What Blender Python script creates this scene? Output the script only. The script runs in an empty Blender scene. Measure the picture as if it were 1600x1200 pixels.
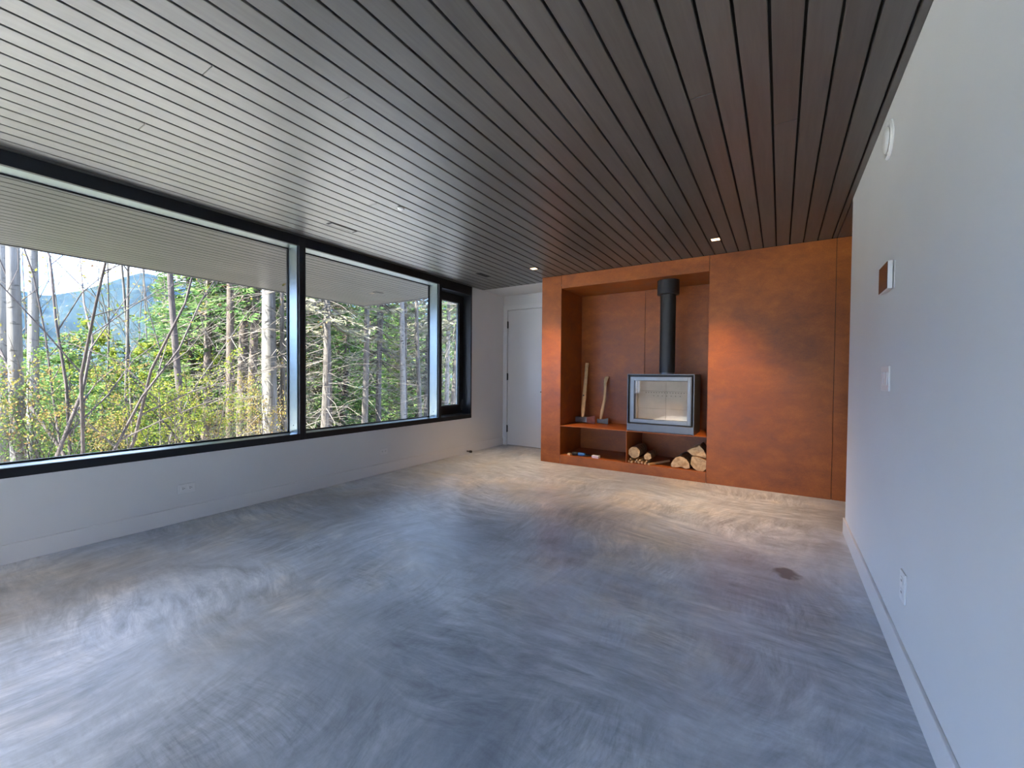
import bpy, bmesh, math, random
import numpy as np
from mathutils import Vector, Matrix

SC = bpy.context.scene
COL = SC.collection

# ------------------------------------------------------------------ camera
F_PX, YAW, PITCH, ROLL, EYE = 651.66, 0.5714, -0.0207, 0.0079, 1.285
_F = Vector((-math.sin(YAW)*math.cos(PITCH), math.cos(YAW)*math.cos(PITCH), math.sin(PITCH)))
_r = Vector((math.cos(YAW), math.sin(YAW), 0)); _u = _r.cross(_F)
_R = _r*math.cos(ROLL) + _u*math.sin(ROLL); _U = -_r*math.sin(ROLL) + _u*math.cos(ROLL)
cam = bpy.data.cameras.new('camera'); cam_o = bpy.data.objects.new('camera', cam); COL.objects.link(cam_o)
cam.sensor_fit = 'HORIZONTAL'; cam.sensor_width = 36.0; cam.lens = F_PX/1600*36.0
cam.clip_start = 0.02; cam.clip_end = 20000
cam_o.matrix_world = Matrix(((_R.x, _U.x, -_F.x, 0), (_R.y, _U.y, -_F.y, 0), (_R.z, _U.z, -_F.z, EYE), (0, 0, 0, 1)))
SC.camera = cam_o

# ------------------------------------------------------------------ sky, sun, exposure
SKY_STRENGTH = 5.0
w = bpy.data.worlds.new('sky'); SC.world = w; w.use_nodes = True
nt = w.node_tree; nt.nodes.clear()
out = nt.nodes.new('ShaderNodeOutputWorld'); bg = nt.nodes.new('ShaderNodeBackground')
tc = nt.nodes.new('ShaderNodeTexCoord'); mp = nt.nodes.new('ShaderNodeMapping')
mp.inputs['Scale'].default_value = (3.2, 3.2, 7.0); mp.inputs['Location'].default_value = (0.35, 0.2, 0.1)
ns = nt.nodes.new('ShaderNodeTexNoise'); ns.inputs['Scale'].default_value = 1.3; ns.inputs['Detail'].default_value = 7; ns.inputs['Roughness'].default_value = 0.58
rp = nt.nodes.new('ShaderNodeValToRGB')
rp.color_ramp.elements[0].position = 0.38; rp.color_ramp.elements[0].color = (0.17, 0.38, 0.92, 1)
rp.color_ramp.elements[1].position = 0.60; rp.color_ramp.elements[1].color = (0.70, 0.79, 0.96, 1)
nt.links.new(tc.outputs['Generated'], mp.inputs['Vector']); nt.links.new(mp.outputs['Vector'], ns.inputs['Vector'])
nt.links.new(ns.outputs['Fac'], rp.inputs['Fac']); nt.links.new(rp.outputs['Color'], bg.inputs['Color'])
bg.inputs['Strength'].default_value = SKY_STRENGTH
nt.links.new(bg.outputs['Background'], out.inputs['Surface'])

sun = bpy.data.lights.new('sun', 'SUN'); sun.energy = 32.0; sun.angle = 0.01; sun.color = (1.0, 0.95, 0.86)
sun_o = bpy.data.objects.new('sun', sun); COL.objects.link(sun_o)
_sd = Vector((0.17, 0.62, -0.74)).normalized()           # from the viewer's left and behind; the overhang keeps it off the glass
sun_o.rotation_euler = _sd.to_track_quat('-Z', 'Y').to_euler(); sun_o.location = (-6, -16, 20)

vs = SC.view_settings
vs.view_transform = 'Standard'; vs.look = 'None'; vs.exposure = 1.36; vs.gamma = 1.0; vs.use_curve_mapping = False
SC.cycles.max_bounces = 8; SC.cycles.diffuse_bounces = 5; SC.cycles.glossy_bounces = 3; SC.cycles.transparent_max_bounces = 8
SC.cycles.sample_clamp_indirect = 6.0
LAMP_W = 120.0

# ------------------------------------------------------------------ node materials
def new_mat(name):
    m = bpy.data.materials.new(name); m.use_nodes = True
    n = m.node_tree; n.nodes.clear()
    o = n.nodes.new('ShaderNodeOutputMaterial')
    return m, n, o
def L(n, a, b): n.links.new(a, b)
def coords(n, scale=(1, 1, 1), kind='Object', loc=(0, 0, 0), rot=(0, 0, 0)):
    t = n.nodes.new('ShaderNodeTexCoord'); m = n.nodes.new('ShaderNodeMapping')
    m.inputs['Scale'].default_value = scale; m.inputs['Location'].default_value = loc; m.inputs['Rotation'].default_value = rot
    L(n, t.outputs[kind], m.inputs['Vector']); return m.outputs['Vector']
def wcoords(n, scale=(1, 1, 1), loc=(0, 0, 0), rot=(0, 0, 0)):
    t = n.nodes.new('ShaderNodeNewGeometry'); m = n.nodes.new('ShaderNodeMapping')
    m.inputs['Scale'].default_value = scale; m.inputs['Location'].default_value = loc; m.inputs['Rotation'].default_value = rot
    L(n, t.outputs['Position'], m.inputs['Vector']); return m.outputs['Vector']
def noise(n, v, scale, detail=4, rough=0.5, dist=0.0):
    t = n.nodes.new('ShaderNodeTexNoise'); t.inputs['Scale'].default_value = scale; t.inputs['Detail'].default_value = detail
    t.inputs['Roughness'].default_value = rough; t.inputs['Distortion'].default_value = dist
    if v is not None: L(n, v, t.inputs['Vector'])
    return t.outputs['Fac']
def ramp(n, fac, stops, interp='LINEAR'):
    r = n.nodes.new('ShaderNodeValToRGB'); r.color_ramp.interpolation = interp
    while len(r.color_ramp.elements) < len(stops): r.color_ramp.elements.new(0.5)
    for e, (p, c) in zip(r.color_ramp.elements, stops):
        e.position = p; e.color = (c[0], c[1], c[2], 1) if hasattr(c, '__len__') else (c, c, c, 1)
    L(n, fac, r.inputs['Fac']); return r.outputs['Color']
def mixc(n, fac, a, b, mode='MIX'):
    m = n.nodes.new('ShaderNodeMix'); m.data_type = 'RGBA'; m.blend_type = mode
    for s, v in ((m.inputs['Factor'], fac), (m.inputs[6], a), (m.inputs[7], b)):
        if hasattr(v, 'is_output') or hasattr(v, 'links'): L(n, v, s)
        elif hasattr(v, '__len__'): s.default_value = (v[0], v[1], v[2], 1)
        else: s.default_value = v
    return m.outputs[2]
def bump(n, h, strength=0.3, dist=0.01):
    b = n.nodes.new('ShaderNodeBump'); b.inputs['Strength'].default_value = strength; b.inputs['Distance'].default_value = dist
    L(n, h, b.inputs['Height']); return b.outputs['Normal']
def principled(n, o, base, rough=0.5, metal=0.0, normal=None, spec=0.5, coat=0.0):
    p = n.nodes.new('ShaderNodeBsdfPrincipled')
    for k, v in (('Base Color', base), ('Roughness', rough)):
        if hasattr(v, 'links'): L(n, v, p.inputs[k])
        elif hasattr(v, '__len__'): p.inputs[k].default_value = (v[0], v[1], v[2], 1)
        else: p.inputs[k].default_value = v
    p.inputs['Metallic'].default_value = metal; p.inputs['Specular IOR Level'].default_value = spec
    p.inputs['Coat Weight'].default_value = coat
    if normal is not None: L(n, normal, p.inputs['Normal'])
    L(n, p.outputs[0], o.inputs['Surface']); return p

def mat_plain(name, col, rough=0.5, metal=0.0, var=0.06, scale=6.0, bmp=0.05, spec=0.5):
    m, n, o = new_mat(name); v = coords(n)
    f = noise(n, v, scale, 4, 0.55)
    c = ramp(n, f, [(0.3, tuple(x*(1-var) for x in col)), (0.7, tuple(min(1, x*(1+var)) for x in col))])
    principled(n, o, c, rough, metal, bump(n, noise(n, v, scale*12, 3, 0.6), bmp, 0.002) if bmp else None, spec)
    return m

def mat_wall():
    m, n, o = new_mat('white_paint'); v = wcoords(n)
    c = ramp(n, noise(n, v, 1.5, 3), [(0.3, (0.60, 0.605, 0.605)), (0.7, (0.63, 0.635, 0.635))])
    principled(n, o, c, 0.55, 0, bump(n, noise(n, v, 260, 3, 0.6), 0.05, 0.001), 0.35); return m

def mat_concrete():
    m, n, o = new_mat('trowelled_concrete')
    v = wcoords(n)
    def warped(scale, rot, wscale, wamt, seed):
        t = n.nodes.new('ShaderNodeTexNoise'); t.inputs['Scale'].default_value = wscale; t.inputs['Detail'].default_value = 1
        L(n, wcoords(n, (1, 1, 1), (seed, seed*0.7, 0)), t.inputs['Vector'])
        a = n.nodes.new('ShaderNodeVectorMath'); a.operation = 'MULTIPLY_ADD'
        L(n, t.outputs['Color'], a.inputs[0]); a.inputs[1].default_value = (wamt, wamt, 0); L(n, v, a.inputs[2])
        q = n.nodes.new('ShaderNodeMapping'); q.inputs['Rotation'].default_value = (0, 0, rot); q.inputs['Scale'].default_value = scale
        L(n, a.outputs[0], q.inputs['Vector']); return q.outputs['Vector']
    big = noise(n, wcoords(n, (1, 1, 1), (3.1, 1.7, 0)), 0.55, 3, 0.5, 0.2)
    mid = noise(n, warped((1, 1.5, 1), 0.5, 0.7, 0.8, 2), 1.5, 12, 0.72, 0.5)
    # trowel sweeps in two directions, each only in places
    sA = noise(n, warped((3.2, 13.0, 1), 0.45, 0.5, 0.9, 5), 1.0, 9, 0.74, 0.5)
    sB = noise(n, warped((12.0, 3.2, 1), 0.75, 0.6, 0.9, 8), 1.0, 9, 0.74, 0.5)
    ss = mixc(n, ramp(n, noise(n, v, 0.9, 3), [(0.44, 0.0), (0.56, 1.0)]), sA, sB)
    fA = noise(n, warped((7.0, 45.0, 1), 0.30, 0.8, 0.7, 11), 1.0, 5, 0.7, 0.1)
    fB = noise(n, warped((42.0, 8.0, 1), 0.95, 0.7, 0.7, 14), 1.0, 5, 0.7, 0.1)
    fine = mixc(n, ramp(n, noise(n, wcoords(n, (1, 1, 1), (6, 2, 0)), 1.3, 3), [(0.46, 0.0), (0.54, 1.0)]), fA, fB)
    where = ramp(n, noise(n, wcoords(n, (1, 1, 1), (1, 12, 0)), 0.8, 4, 0.6), [(0.38, 0.25), (0.60, 0.80)])
    base = ramp(n, mid, [(0.30, (0.16, 0.192, 0.235)), (0.44, (0.38, 0.435, 0.50)), (0.56, (0.55, 0.615, 0.685)), (0.70, (0.76, 0.81, 0.86))])  # blue cast of the sky light is mixed into these concrete tones
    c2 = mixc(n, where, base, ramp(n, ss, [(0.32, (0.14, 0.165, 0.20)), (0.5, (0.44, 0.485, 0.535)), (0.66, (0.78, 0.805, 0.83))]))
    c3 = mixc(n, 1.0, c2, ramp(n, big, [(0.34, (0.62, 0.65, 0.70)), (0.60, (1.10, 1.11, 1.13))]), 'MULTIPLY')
    tan = ramp(n, noise(n, wcoords(n, (1, 1, 1), (9, 4, 0)), 0.7, 5, 0.65), [(0.5, 0.0), (0.66, 0.8)])
    c4 = mixc(n, tan, c3, mixc(n, 1.0, c3, (1.15, 0.96, 0.74), 'MULTIPLY'))
    c4s = c4
    c4 = mixc(n, 1.0, c4, ramp(n, fine, [(0.33, (0.66, 0.68, 0.70)), (0.5, (1.0, 1.0, 1.0)), (0.68, (1.22, 1.21, 1.20))]), 'MULTIPLY')
    c4 = mixc(n, ramp(n, noise(n, wcoords(n, (1, 1, 1), (2, 8, 0)), 1.6, 5, 0.65), [(0.48, 0.85), (0.62, 0.0)]), c4, c4s)
    # one dark oily stain
    sm = n.nodes.new('ShaderNodeVectorMath'); sm.operation = 'DISTANCE'
    wob = n.nodes.new('ShaderNodeVectorMath'); wob.operation = 'MULTIPLY_ADD'
    nz = n.nodes.new('ShaderNodeTexNoise'); nz.inputs['Scale'].default_value = 9; L(n, v, nz.inputs['Vector'])
    L(n, nz.outputs['Color'], wob.inputs[0]); wob.inputs[1].default_value = (0.16, 0.16, 0); L(n, v, wob.inputs[2])
    L(n, wob.outputs[0], sm.inputs[0]); sm.inputs[1].default_value = (0.054+0.08, 3.27+0.08, 0)
    c5 = mixc(n, ramp(n, sm.outputs['Value'], [(0.055, 0.75), (0.085, 0.0)]), c4, (0.045, 0.048, 0.06))
    hb = mixc(n, 0.35, mixc(n, 0.5, ss, mid), fine)
    principled(n, o, c5, ramp(n, hb, [(0.35, 0.34), (0.65, 0.50)]), 0, bump(n, hb, 0.14, 0.006), 1.0, 0.35).inputs['Coat Roughness'].default_value = 0.30
    return m

def mat_rust(name='rusted_steel'):
    m, n, o = new_mat(name); v = wcoords(n)
    a = noise(n, wcoords(n, (1, 1, 1), (2, 3, 1)), 1.1, 6, 0.6, 0.5)
    b = noise(n, wcoords(n, (1, 1, 1.6)), 4.0, 10, 0.74, 0.3)
    g = noise(n, v, 90, 4, 0.7)
    c = ramp(n, a, [(0.25, (0.17, 0.042, 0.013)), (0.45, (0.31, 0.080, 0.014)), (0.64, (0.48, 0.130, 0.019)), (0.8, (0.38, 0.115, 0.028))])
    c = mixc(n, 0.45, c, ramp(n, b, [(0.3, (0.10, 0.030, 0.014)), (0.52, (0.35, 0.092, 0.015)), (0.72, (0.58, 0.185, 0.032))]))
    c = mixc(n, ramp(n, g, [(0.35, 0.25), (0.6, 0.0)]), c, (0.08, 0.03, 0.018))
    principled(n, o, c, ramp(n, b, [(0.3, 0.33), (0.7, 0.50)]), 0, bump(n, mixc(n, 0.5, b, g), 0.08, 0.003), 0.38)
    return m

def mat_board(name='charcoal_stained_board', k=1.0, spec=1.0):
    m, n, o = new_mat(name); oi = n.nodes.new('ShaderNodeObjectInfo')
    t = n.nodes.new('ShaderNodeNewGeometry')
    vm = n.nodes.new('ShaderNodeVectorMath'); vm.operation = 'MULTIPLY_ADD'; 
    cx = n.nodes.new('ShaderNodeCombineXYZ'); L(n, oi.outputs['Random'], cx.inputs[2]); L(n, oi.outputs['Random'], cx.inputs[1])
    L(n, cx.outputs[0], vm.inputs[0]); vm.inputs[1].default_value = (0, 30, 30); L(n, t.outputs['Position'], vm.inputs[2])
    mp_ = n.nodes.new('ShaderNodeMapping'); mp_.inputs['Scale'].default_value = (26, 1.6, 1); L(n, vm.outputs[0], mp_.inputs['Vector'])
    gr = noise(n, mp_.outputs['Vector'], 1.6, 8, 0.62, 0.4)
    c = ramp(n, gr, [(0.3, (0.050*k, 0.047*k, 0.044*k)), (0.7, (0.078*k, 0.074*k, 0.070*k))])
    c = mixc(n, 1.0, c, ramp(n, oi.outputs['Random'], [(0, 0.88), (1, 1.12)]), 'MULTIPLY')
    principled(n, o, c, 0.36, 0, bump(n, gr, 0.08, 0.002), spec); return m

def mat_glass(name='window_glass', tint=(0.97, 0.985, 0.98)):
    m, n, o = new_mat(name)
    tr = n.nodes.new('ShaderNodeBsdfTransparent'); tr.inputs['Color'].default_value = (*tint, 1)
    gl = n.nodes.new('ShaderNodeBsdfGlossy'); gl.inputs['Roughness'].default_value = 0.0
    lw = n.nodes.new('ShaderNodeLayerWeight'); lw.inputs['Blend'].default_value = 0.5      # facing: 1 - cosine, the same from either side of the pane
    pw = n.nodes.new('ShaderNodeMath'); pw.operation = 'POWER'; L(n, lw.outputs['Facing'], pw.inputs[0]); pw.inputs[1].default_value = 5.0
    fr = n.nodes.new('ShaderNodeMath'); fr.operation = 'MULTIPLY_ADD'; L(n, pw.outputs[0], fr.inputs[0]); fr.inputs[1].default_value = 0.75; fr.inputs[2].default_value = 0.025
    f2 = ramp(n, noise(n, coords(n), 3.0), [(0, 0.98), (1, 1.0)])
    mm = n.nodes.new('ShaderNodeMath'); mm.operation = 'MULTIPLY'; L(n, fr.outputs[0], mm.inputs[0]); L(n, f2, mm.inputs[1])
    mx = n.nodes.new('ShaderNodeMixShader'); L(n, mm.outputs[0], mx.inputs[0]); L(n, tr.outputs[0], mx.inputs[1]); L(n, gl.outputs[0], mx.inputs[2])
    L(n, mx.outputs[0], o.inputs['Surface']); return m

def mat_emit(name, col, strength):
    m, n, o = new_mat(name); e = n.nodes.new('ShaderNodeEmission')
    c = ramp(n, noise(n, coords(n), 8), [(0, tuple(x*0.97 for x in col)), (1, col)])
    L(n, c, e.inputs['Color']); e.inputs['Strength'].default_value = strength; L(n, e.outputs[0], o.inputs['Surface']); return m

def mat_bark(name, c0, c1, marks=None, zs=2.0):
    m, n, o = new_mat(name)
    f = noise(n, coords(n, (9, 9, zs)), 2.0, 7, 0.65, 0.3)
    c = ramp(n, f, [(0.32, c0), (0.66, c1)])
    if marks:
        k = noise(n, coords(n, (5, 5, 17)), 1.2, 4, 0.6, 0.5)
        c = mixc(n, ramp(n, k, [(0.60, 0.0), (0.66, 1.0)]), c, marks)
    principled(n, o, c, 0.85, 0, bump(n, f, 0.5, 0.02), 0.2); return m

def mat_leaf(name, stops, transl=0.35, scale=2.5):
    m, n, o = new_mat(name)
    f = noise(n, wcoords(n), scale, 3, 0.7)
    g = n.nodes.new('ShaderNodeNewGeometry'); 
    f2 = n.nodes.new('ShaderNodeMath'); f2.operation = 'MULTIPLY_ADD'
    L(n, g.outputs['Random Per Island'], f2.inputs[0]); f2.inputs[1].default_value = 0.5
    s = n.nodes.new('ShaderNodeMath'); s.operation = 'SUBTRACT'; L(n, f, s.inputs[0]); s.inputs[1].default_value = 0.25
    L(n, s.outputs[0], f2.inputs[2])
    c = ramp(n, f2.outputs[0], stops)
    d = n.nodes.new('ShaderNodeBsdfDiffuse'); t = n.nodes.new('ShaderNodeBsdfTranslucent')
    L(n, c, d.inputs['Color']); L(n, c, t.inputs['Color'])
    mx = n.nodes.new('ShaderNodeMixShader'); mx.inputs[0].default_value = transl
    L(n, d.outputs[0], mx.inputs[1]); L(n, t.outputs[0], mx.inputs[2]); L(n, mx.outputs[0], o.inputs['Surface']); return m

M = {}
M['wall'] = mat_wall(); M['concrete'] = mat_concrete(); M['rust'] = mat_rust(); M['board'] = mat_board()
M['trim'] = mat_plain('white_trim_paint', (0.64, 0.64, 0.64), 0.4, 0, 0.01, 3, 0.0)
M['door'] = mat_plain('white_door_paint', (0.64, 0.64, 0.64), 0.35, 0, 0.01, 3, 0.0)
M['plate'] = mat_plain('white_plastic', (0.66, 0.66, 0.655), 0.3, 0, 0.01, 20, 0.0)
M['slot'] = mat_plain('dark_slot_plastic', (0.012, 0.012, 0.012), 0.8, 0, 0.05, 20, 0.0)
M['frame'] = mat_plain('black_anodised_frame', (0.010, 0.012, 0.016), 0.45, 0.0, 0.08, 14, 0.03, 0.3)
M['jamb'] = mat_plain('silver_anodised_reveal', (0.24, 0.285, 0.30), 0.30, 0.85, 0.04, 10, 0.02)
M['glass'] = mat_glass()
M['black'] = mat_plain('matte_black_metal', (0.018, 0.019, 0.021), 0.5, 0.0, 0.1, 14, 0.03)
M['backing'] = mat_plain('black_backing', (0.01, 0.01, 0.01), 0.9, 0, 0.1, 5, 0)
M['stove'] = mat_plain('grey_stove_steel', (0.14, 0.147, 0.155), 0.38, 0.55, 0.05, 12, 0.04)
M['stove_door'] = mat_plain('light_grey_stove_door', (0.20, 0.21, 0.22), 0.35, 0.5, 0.05, 12, 0.04)
M['firebrick'] = mat_plain('beige_firebrick', (0.80, 0.70, 0.56), 0.9, 0, 0.08, 7, 0.2)
M['reflection_glass'] = mat_plain('screen_with_rust_reflection', (0.05, 0.022, 0.012), 0.12, 0, 0.1, 5, 0)  # black screen; brown of the mirrored rust wall is put into its colour
M['ash'] = mat_plain('ash_wood_handle', (0.66, 0.45, 0.23), 0.45, 0, 0.18, 14, 0.1)
M['axe_steel'] = mat_plain('dark_forged_steel', (0.10, 0.095, 0.095), 0.4, 0.7, 0.35, 18, 0.2)
M['red_paint'] = mat_plain('worn_red_paint', (0.15, 0.035, 0.02), 0.5, 0.2, 0.4, 22, 0.15)
M['chrome'] = mat_plain('polished_nickel', (0.75, 0.74, 0.72), 0.18, 1.0, 0.03, 10, 0)
M['roofing'] = mat_plain('dark_roofing', (0.05, 0.05, 0.055), 0.8, 0, 0.2, 4, 0.2)

# ------------------------------------------------------------------ object helpers
def tag(o, label=None, cat=None, group=None, kind=None):
    if label: o['label'] = label
    if cat: o['category'] = cat
    if group: o['group'] = group
    if kind: o['kind'] = kind
    return o
def link(name, me, mat, parent=None):
    o = bpy.data.objects.new(name, me); COL.objects.link(o)
    if mat is not None: me.materials.append(mat)
    if parent is not None:
        o.parent = parent
        o.matrix_parent_inverse = world_of(parent).inverted()
    return o
def world_of(o):
    m = o.matrix_basis.copy()
    if o.parent is not None: m = world_of(o.parent) @ o.matrix_parent_inverse @ m
    return m
def root(name, loc, label, cat, group=None, kind=None, rz=0.0):
    o = bpy.data.objects.new(name, None); COL.objects.link(o); o.location = loc; o.rotation_euler = (0, 0, rz)
    o.empty_display_size = 0.1
    return tag(o, label, cat, group, kind)
def bm_box(bm, x0, x1, y0, y1, z0, z1):
    v = [bm.verts.new(p) for p in ((x0, y0, z0), (x1, y0, z0), (x1, y1, z0), (x0, y1, z0), (x0, y0, z1), (x1, y0, z1), (x1, y1, z1), (x0, y1, z1))]
    for f in ((3, 2, 1, 0), (4, 5, 6, 7), (0, 1, 5, 4), (1, 2, 6, 5), (2, 3, 7, 6), (3, 0, 4, 7)): bm.faces.new([v[i] for i in f])
def finish(bm, name, smooth=False):
    me = bpy.data.meshes.new(name); bmesh.ops.recalc_face_normals(bm, faces=bm.faces); bm.to_mesh(me); bm.free()
    if smooth:
        for p in me.polygons: p.use_smooth = True
    return me
def boxes(name, bl, mat, parent=None, bevel=0.0):
    bm = bmesh.new()
    for b in bl: bm_box(bm, *b)
    if bevel: bmesh.ops.bevel(bm, geom=bm.edges[:], offset=bevel, segments=1, affect='EDGES', profile=0.5)
    return link(name, finish(bm, name), mat, parent)
def box(name, x0, x1, y0, y1, z0, z1, mat, parent=None, bevel=0.0):
    return boxes(name, [(min(x0, x1), max(x0, x1), min(y0, y1), max(y0, y1), min(z0, z1), max(z0, z1))], mat, parent, bevel)
def lathe(name, prof, mat, parent=None, loc=(0, 0, 0), axis='Z', seg=32, smooth=True):
    """prof: list of (radius, height)"""
    bm = bmesh.new(); rings = []
    for r, h in prof:
        ring = []
        for i in range(seg):
            a = 2*math.pi*i/seg; p = (r*math.cos(a), r*math.sin(a), h)
            if axis == 'X': p = (p[2], p[0], p[1])
            if axis == 'Y': p = (p[0], p[2], p[1])
            ring.append(bm.verts.new((p[0]+loc[0], p[1]+loc[1], p[2]+loc[2])))
        rings.append(ring)
    for a, b in zip(rings, rings[1:]):
        for i in range(seg): bm.faces.new((a[i], a[(i+1) % seg], b[(i+1) % seg], b[i]))
    bm.faces.new(rings[0][::-1]); bm.faces.new(rings[-1])
    me = finish(bm, name, smooth)
    o = link(name, me, mat, parent)
    if smooth:
        me.set_sharp_from_angle(angle=0.7)
    return o
def prism_y(name, poly, y0, y1, mat, parent=None, bevel=0.0, jitter=0.0, seed=0):
    """polygon in XZ extruded along Y"""
    rnd = random.Random(seed); bm = bmesh.new(); n = len(poly)
    a = [bm.verts.new((x, y0, z)) for x, z in poly]
    b = [bm.verts.new((x+rnd.uniform(-jitter, jitter), y1, z+rnd.uniform(-jitter, jitter))) for x, z in poly]
    bm.faces.new(a); bm.faces.new(b[::-1])
    for i in range(n): bm.faces.new((a[i], b[i], b[(i+1) % n], a[(i+1) % n]))
    bmesh.ops.recalc_face_normals(bm, faces=bm.faces)
    if bevel: bmesh.ops.bevel(bm, geom=bm.edges[:], offset=bevel, segments=1, affect='EDGES')
    return link(name, finish(bm, name), mat, parent)

# ------------------------------------------------------------------ room dimensions (metres)
XL, XR, YF, H = -4.3225, 0.4706, 5.4994, 2.7423       # window wall, right wall, fireplace face, ceiling
YB = -6.2                                              # wall behind the camera
YD = 6.425                                             # wall with the door
YE = 4.36                                              # free end of the right wall
WT = 0.24                                              # thickness of the window wall
X0, X1, X2, X3, X4 = -3.0113, -2.6935, -0.7357, 0.4728, 0.80
ZT, ZS, ZB = 2.5516, 0.5582, 0.129
XH = 2.2                                               # far side of the passage on the right

# floor
tag(box('floor', XL-WT, XH+0.2, YB-0.2, YD+0.2, -0.2, 0.0, M['concrete']), 'polished concrete floor with swirling trowel marks, blue sky light put into its colour', 'floor', kind='structure')

# walls
WZ0, WZ1 = 0.573, H                                    # window opening
WY0, WY1 = -5.2, 5.476
wl = boxes('wall_left', [(XL-WT, XL, YB-0.2, YD+0.2, 0, WZ0), (XL-WT, XL, WY1, YD+0.2, WZ0, H), (XL-WT, XL, YB-0.2, WY0, WZ0, H)], M['wall'])
tag(wl, 'white painted wall under and beyond the long window', 'wall', kind='structure')
wr = boxes('wall_right', [(XR, XR+0.13, YB, YE, 0, H)], M['wall'])
tag(wr, 'plain white wall along the right side ending in a free corner', 'wall', kind='structure')
DX0, DX1, DZ = -4.232, -3.322, 2.475
wf = boxes('wall_far', [(XL, DX0, YD, YD+0.15, 0, H), (DX1, XH, YD, YD+0.15, 0, H), (DX0, DX1, YD, YD+0.15, DZ, H), (DX0, DX1, YD+0.10, YD+0.15, 0, DZ)], M['wall'])  # last slab, unseen behind the door, is added to stop light leaking in
tag(wf, 'white wall at the far end around the door', 'wall', kind='structure')
wh = boxes('wall_passage', [(XH, XH+0.15, 3.0, YD+0.15, 0, H), (XR+0.13, XH+0.15, 2.85, 3.0, 0, H)], M['wall'])
tag(wh, 'white wall closing the passage behind the right wall', 'wall', kind='structure')
# wall behind the camera, with an opening added to let in daylight
GB0, GB1, GBZ0, GBZ1 = -2.70, 0.20, 0.08, 2.66
wb = boxes('wall_back', [(XL, GB0, YB-0.2, YB, 0, H), (GB1, XR+0.13, YB-0.2, YB, 0, H), (GB0, GB1, YB-0.2, YB, 0, GBZ0), (GB0, GB1, YB-0.2, YB, GBZ1, H)], M['wall'])
tag(wb, 'white wall behind the viewer around the added glass doors', 'wall', kind='structure')

# ------------------------------------------------------------------ ceiling of separate boards
KX0, KX1, KY0, KY1 = -3.9, -1.0, -6.0, -3.5         # unseen roof light, added behind the viewer to brighten the room
def holed(x0, x1, y0, y1, z0, z1):
    return [(x0, x1, y0, KY0, z0, z1), (x0, x1, KY1, y1, z0, z1), (x0, KX0, KY0, KY1, z0, z1), (KX1, x1, KY0, KY1, z0, z1)]
ceil = boxes('ceiling', holed(XL-WT, XH+0.2, YB-0.2, YD+0.2, H+0.022, H+0.16), M['backing'])
tag(ceil, 'dark charcoal tongue and groove board ceiling', 'ceiling', kind='structure')
PITCH_B, GROOVE0 = 0.12356, 0.4318
YBE = 5.78
JOINT = {}
for x, y in ((-2.345, 0.917), (-3.211, 0.914), (-1.965, 1.403), (-2.547, 1.911), (-2.926, 2.388), (-0.337, 2.375), (0.007, 2.865)):
    JOINT[int(math.floor((GROOVE0-x)/PITCH_B))] = y
rnd = random.Random(4)
M['board_out'] = mat_board('shaded_soffit_board', 0.8, 0.35)  # same stain as the ceiling; dimmer light under the overhang is put into the colour
def board(xa, xb, ya, yb, parent, z=H, mat='board'):
    bm = bmesh.new(); bm_box(bm, xa, xb, ya, yb, z, z+0.022)
    es = [e for e in bm.edges if all(abs(v.co.z-z) < 1e-6 for v in e.verts)]
    bmesh.ops.bevel(bm, geom=es, offset=0.0025, segments=1, affect='EDGES')
    return link('board', finish(bm, 'board'), M[mat], parent)
G = 0.0058
k = -1
while True:
    xb = GROOVE0 - k*PITCH_B; xa = xb - PITCH_B
    if xb < XL: break
    xa_, xb_ = max(xa+G, XL), xb-G
    if k == -1: xb_ = XR
    yend = YBE if xb_ < X0+0.01 else YF
    js = JOINT.get(k)
    if xb_ > KX0 and xa_ < KX1:                        # boards stop at the added roof light
        board(xa_, xb_, YB, KY0, ceil)
        ya_ = KY1
        if js is None: board(xa_, xb_, ya_, yend, ceil)
        else: board(xa_, xb_, ya_, js-0.0012, ceil); board(xa_, xb_, js+0.0012, yend, ceil)
        k += 1; continue
    if js is None and rnd.random() < 0.5: js = rnd.uniform(-2.3, 0.2)
    if js is None: board(xa_, xb_, YB, yend, ceil)
    else:
        board(xa_, xb_, YB, js-0.0012, ceil); board(xa_, xb_, js+0.0012, yend, ceil)
    k += 1
xb = XR+0.001
while xb < XH:                                         # boards over the passage, past the end of the right wall
    board(xb+G, min(XH, xb+PITCH_B-G), YE if xb < XR+0.05 else 3.0, YF, ceil); xb += PITCH_B
tag(box('white_ceiling_panel', XL, X0, YBE, YD, H-0.001, H+0.022, M['wall'], ceil), 'white plaster ceiling above the door recess')

# roof slab and outside soffit of the same boards
SX, SY1 = -7.54, 5.85
roof = boxes('roof', holed(SX, 5.0, YB-3.4, SY1, H+0.16, H+0.42)+[ (SX, SX+0.04, YB-3.4, SY1, H-0.01, H+0.16), (SX+0.04, XL-WT, SY1-0.04, SY1, H-0.01, H+0.16), (XL-WT, 5.0, SY1, YD+0.4, H+0.16, H+0.42),
    (SX+0.04, XL-WT, YB-3.4, SY1-0.04, H+0.024, H+0.16), (XL-WT, 5.0, YB-3.4, YB-0.2, H, H+0.16)], M['roofing'])
tag(roof, 'flat dark roof with a wide overhang outside the windows', 'roof', kind='structure')
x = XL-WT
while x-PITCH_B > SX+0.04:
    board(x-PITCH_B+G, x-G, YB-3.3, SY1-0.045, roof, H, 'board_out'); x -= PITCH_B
board(SX+0.042, x-G, YB-3.3, SY1-0.045, roof, H, 'board_out')

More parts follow.
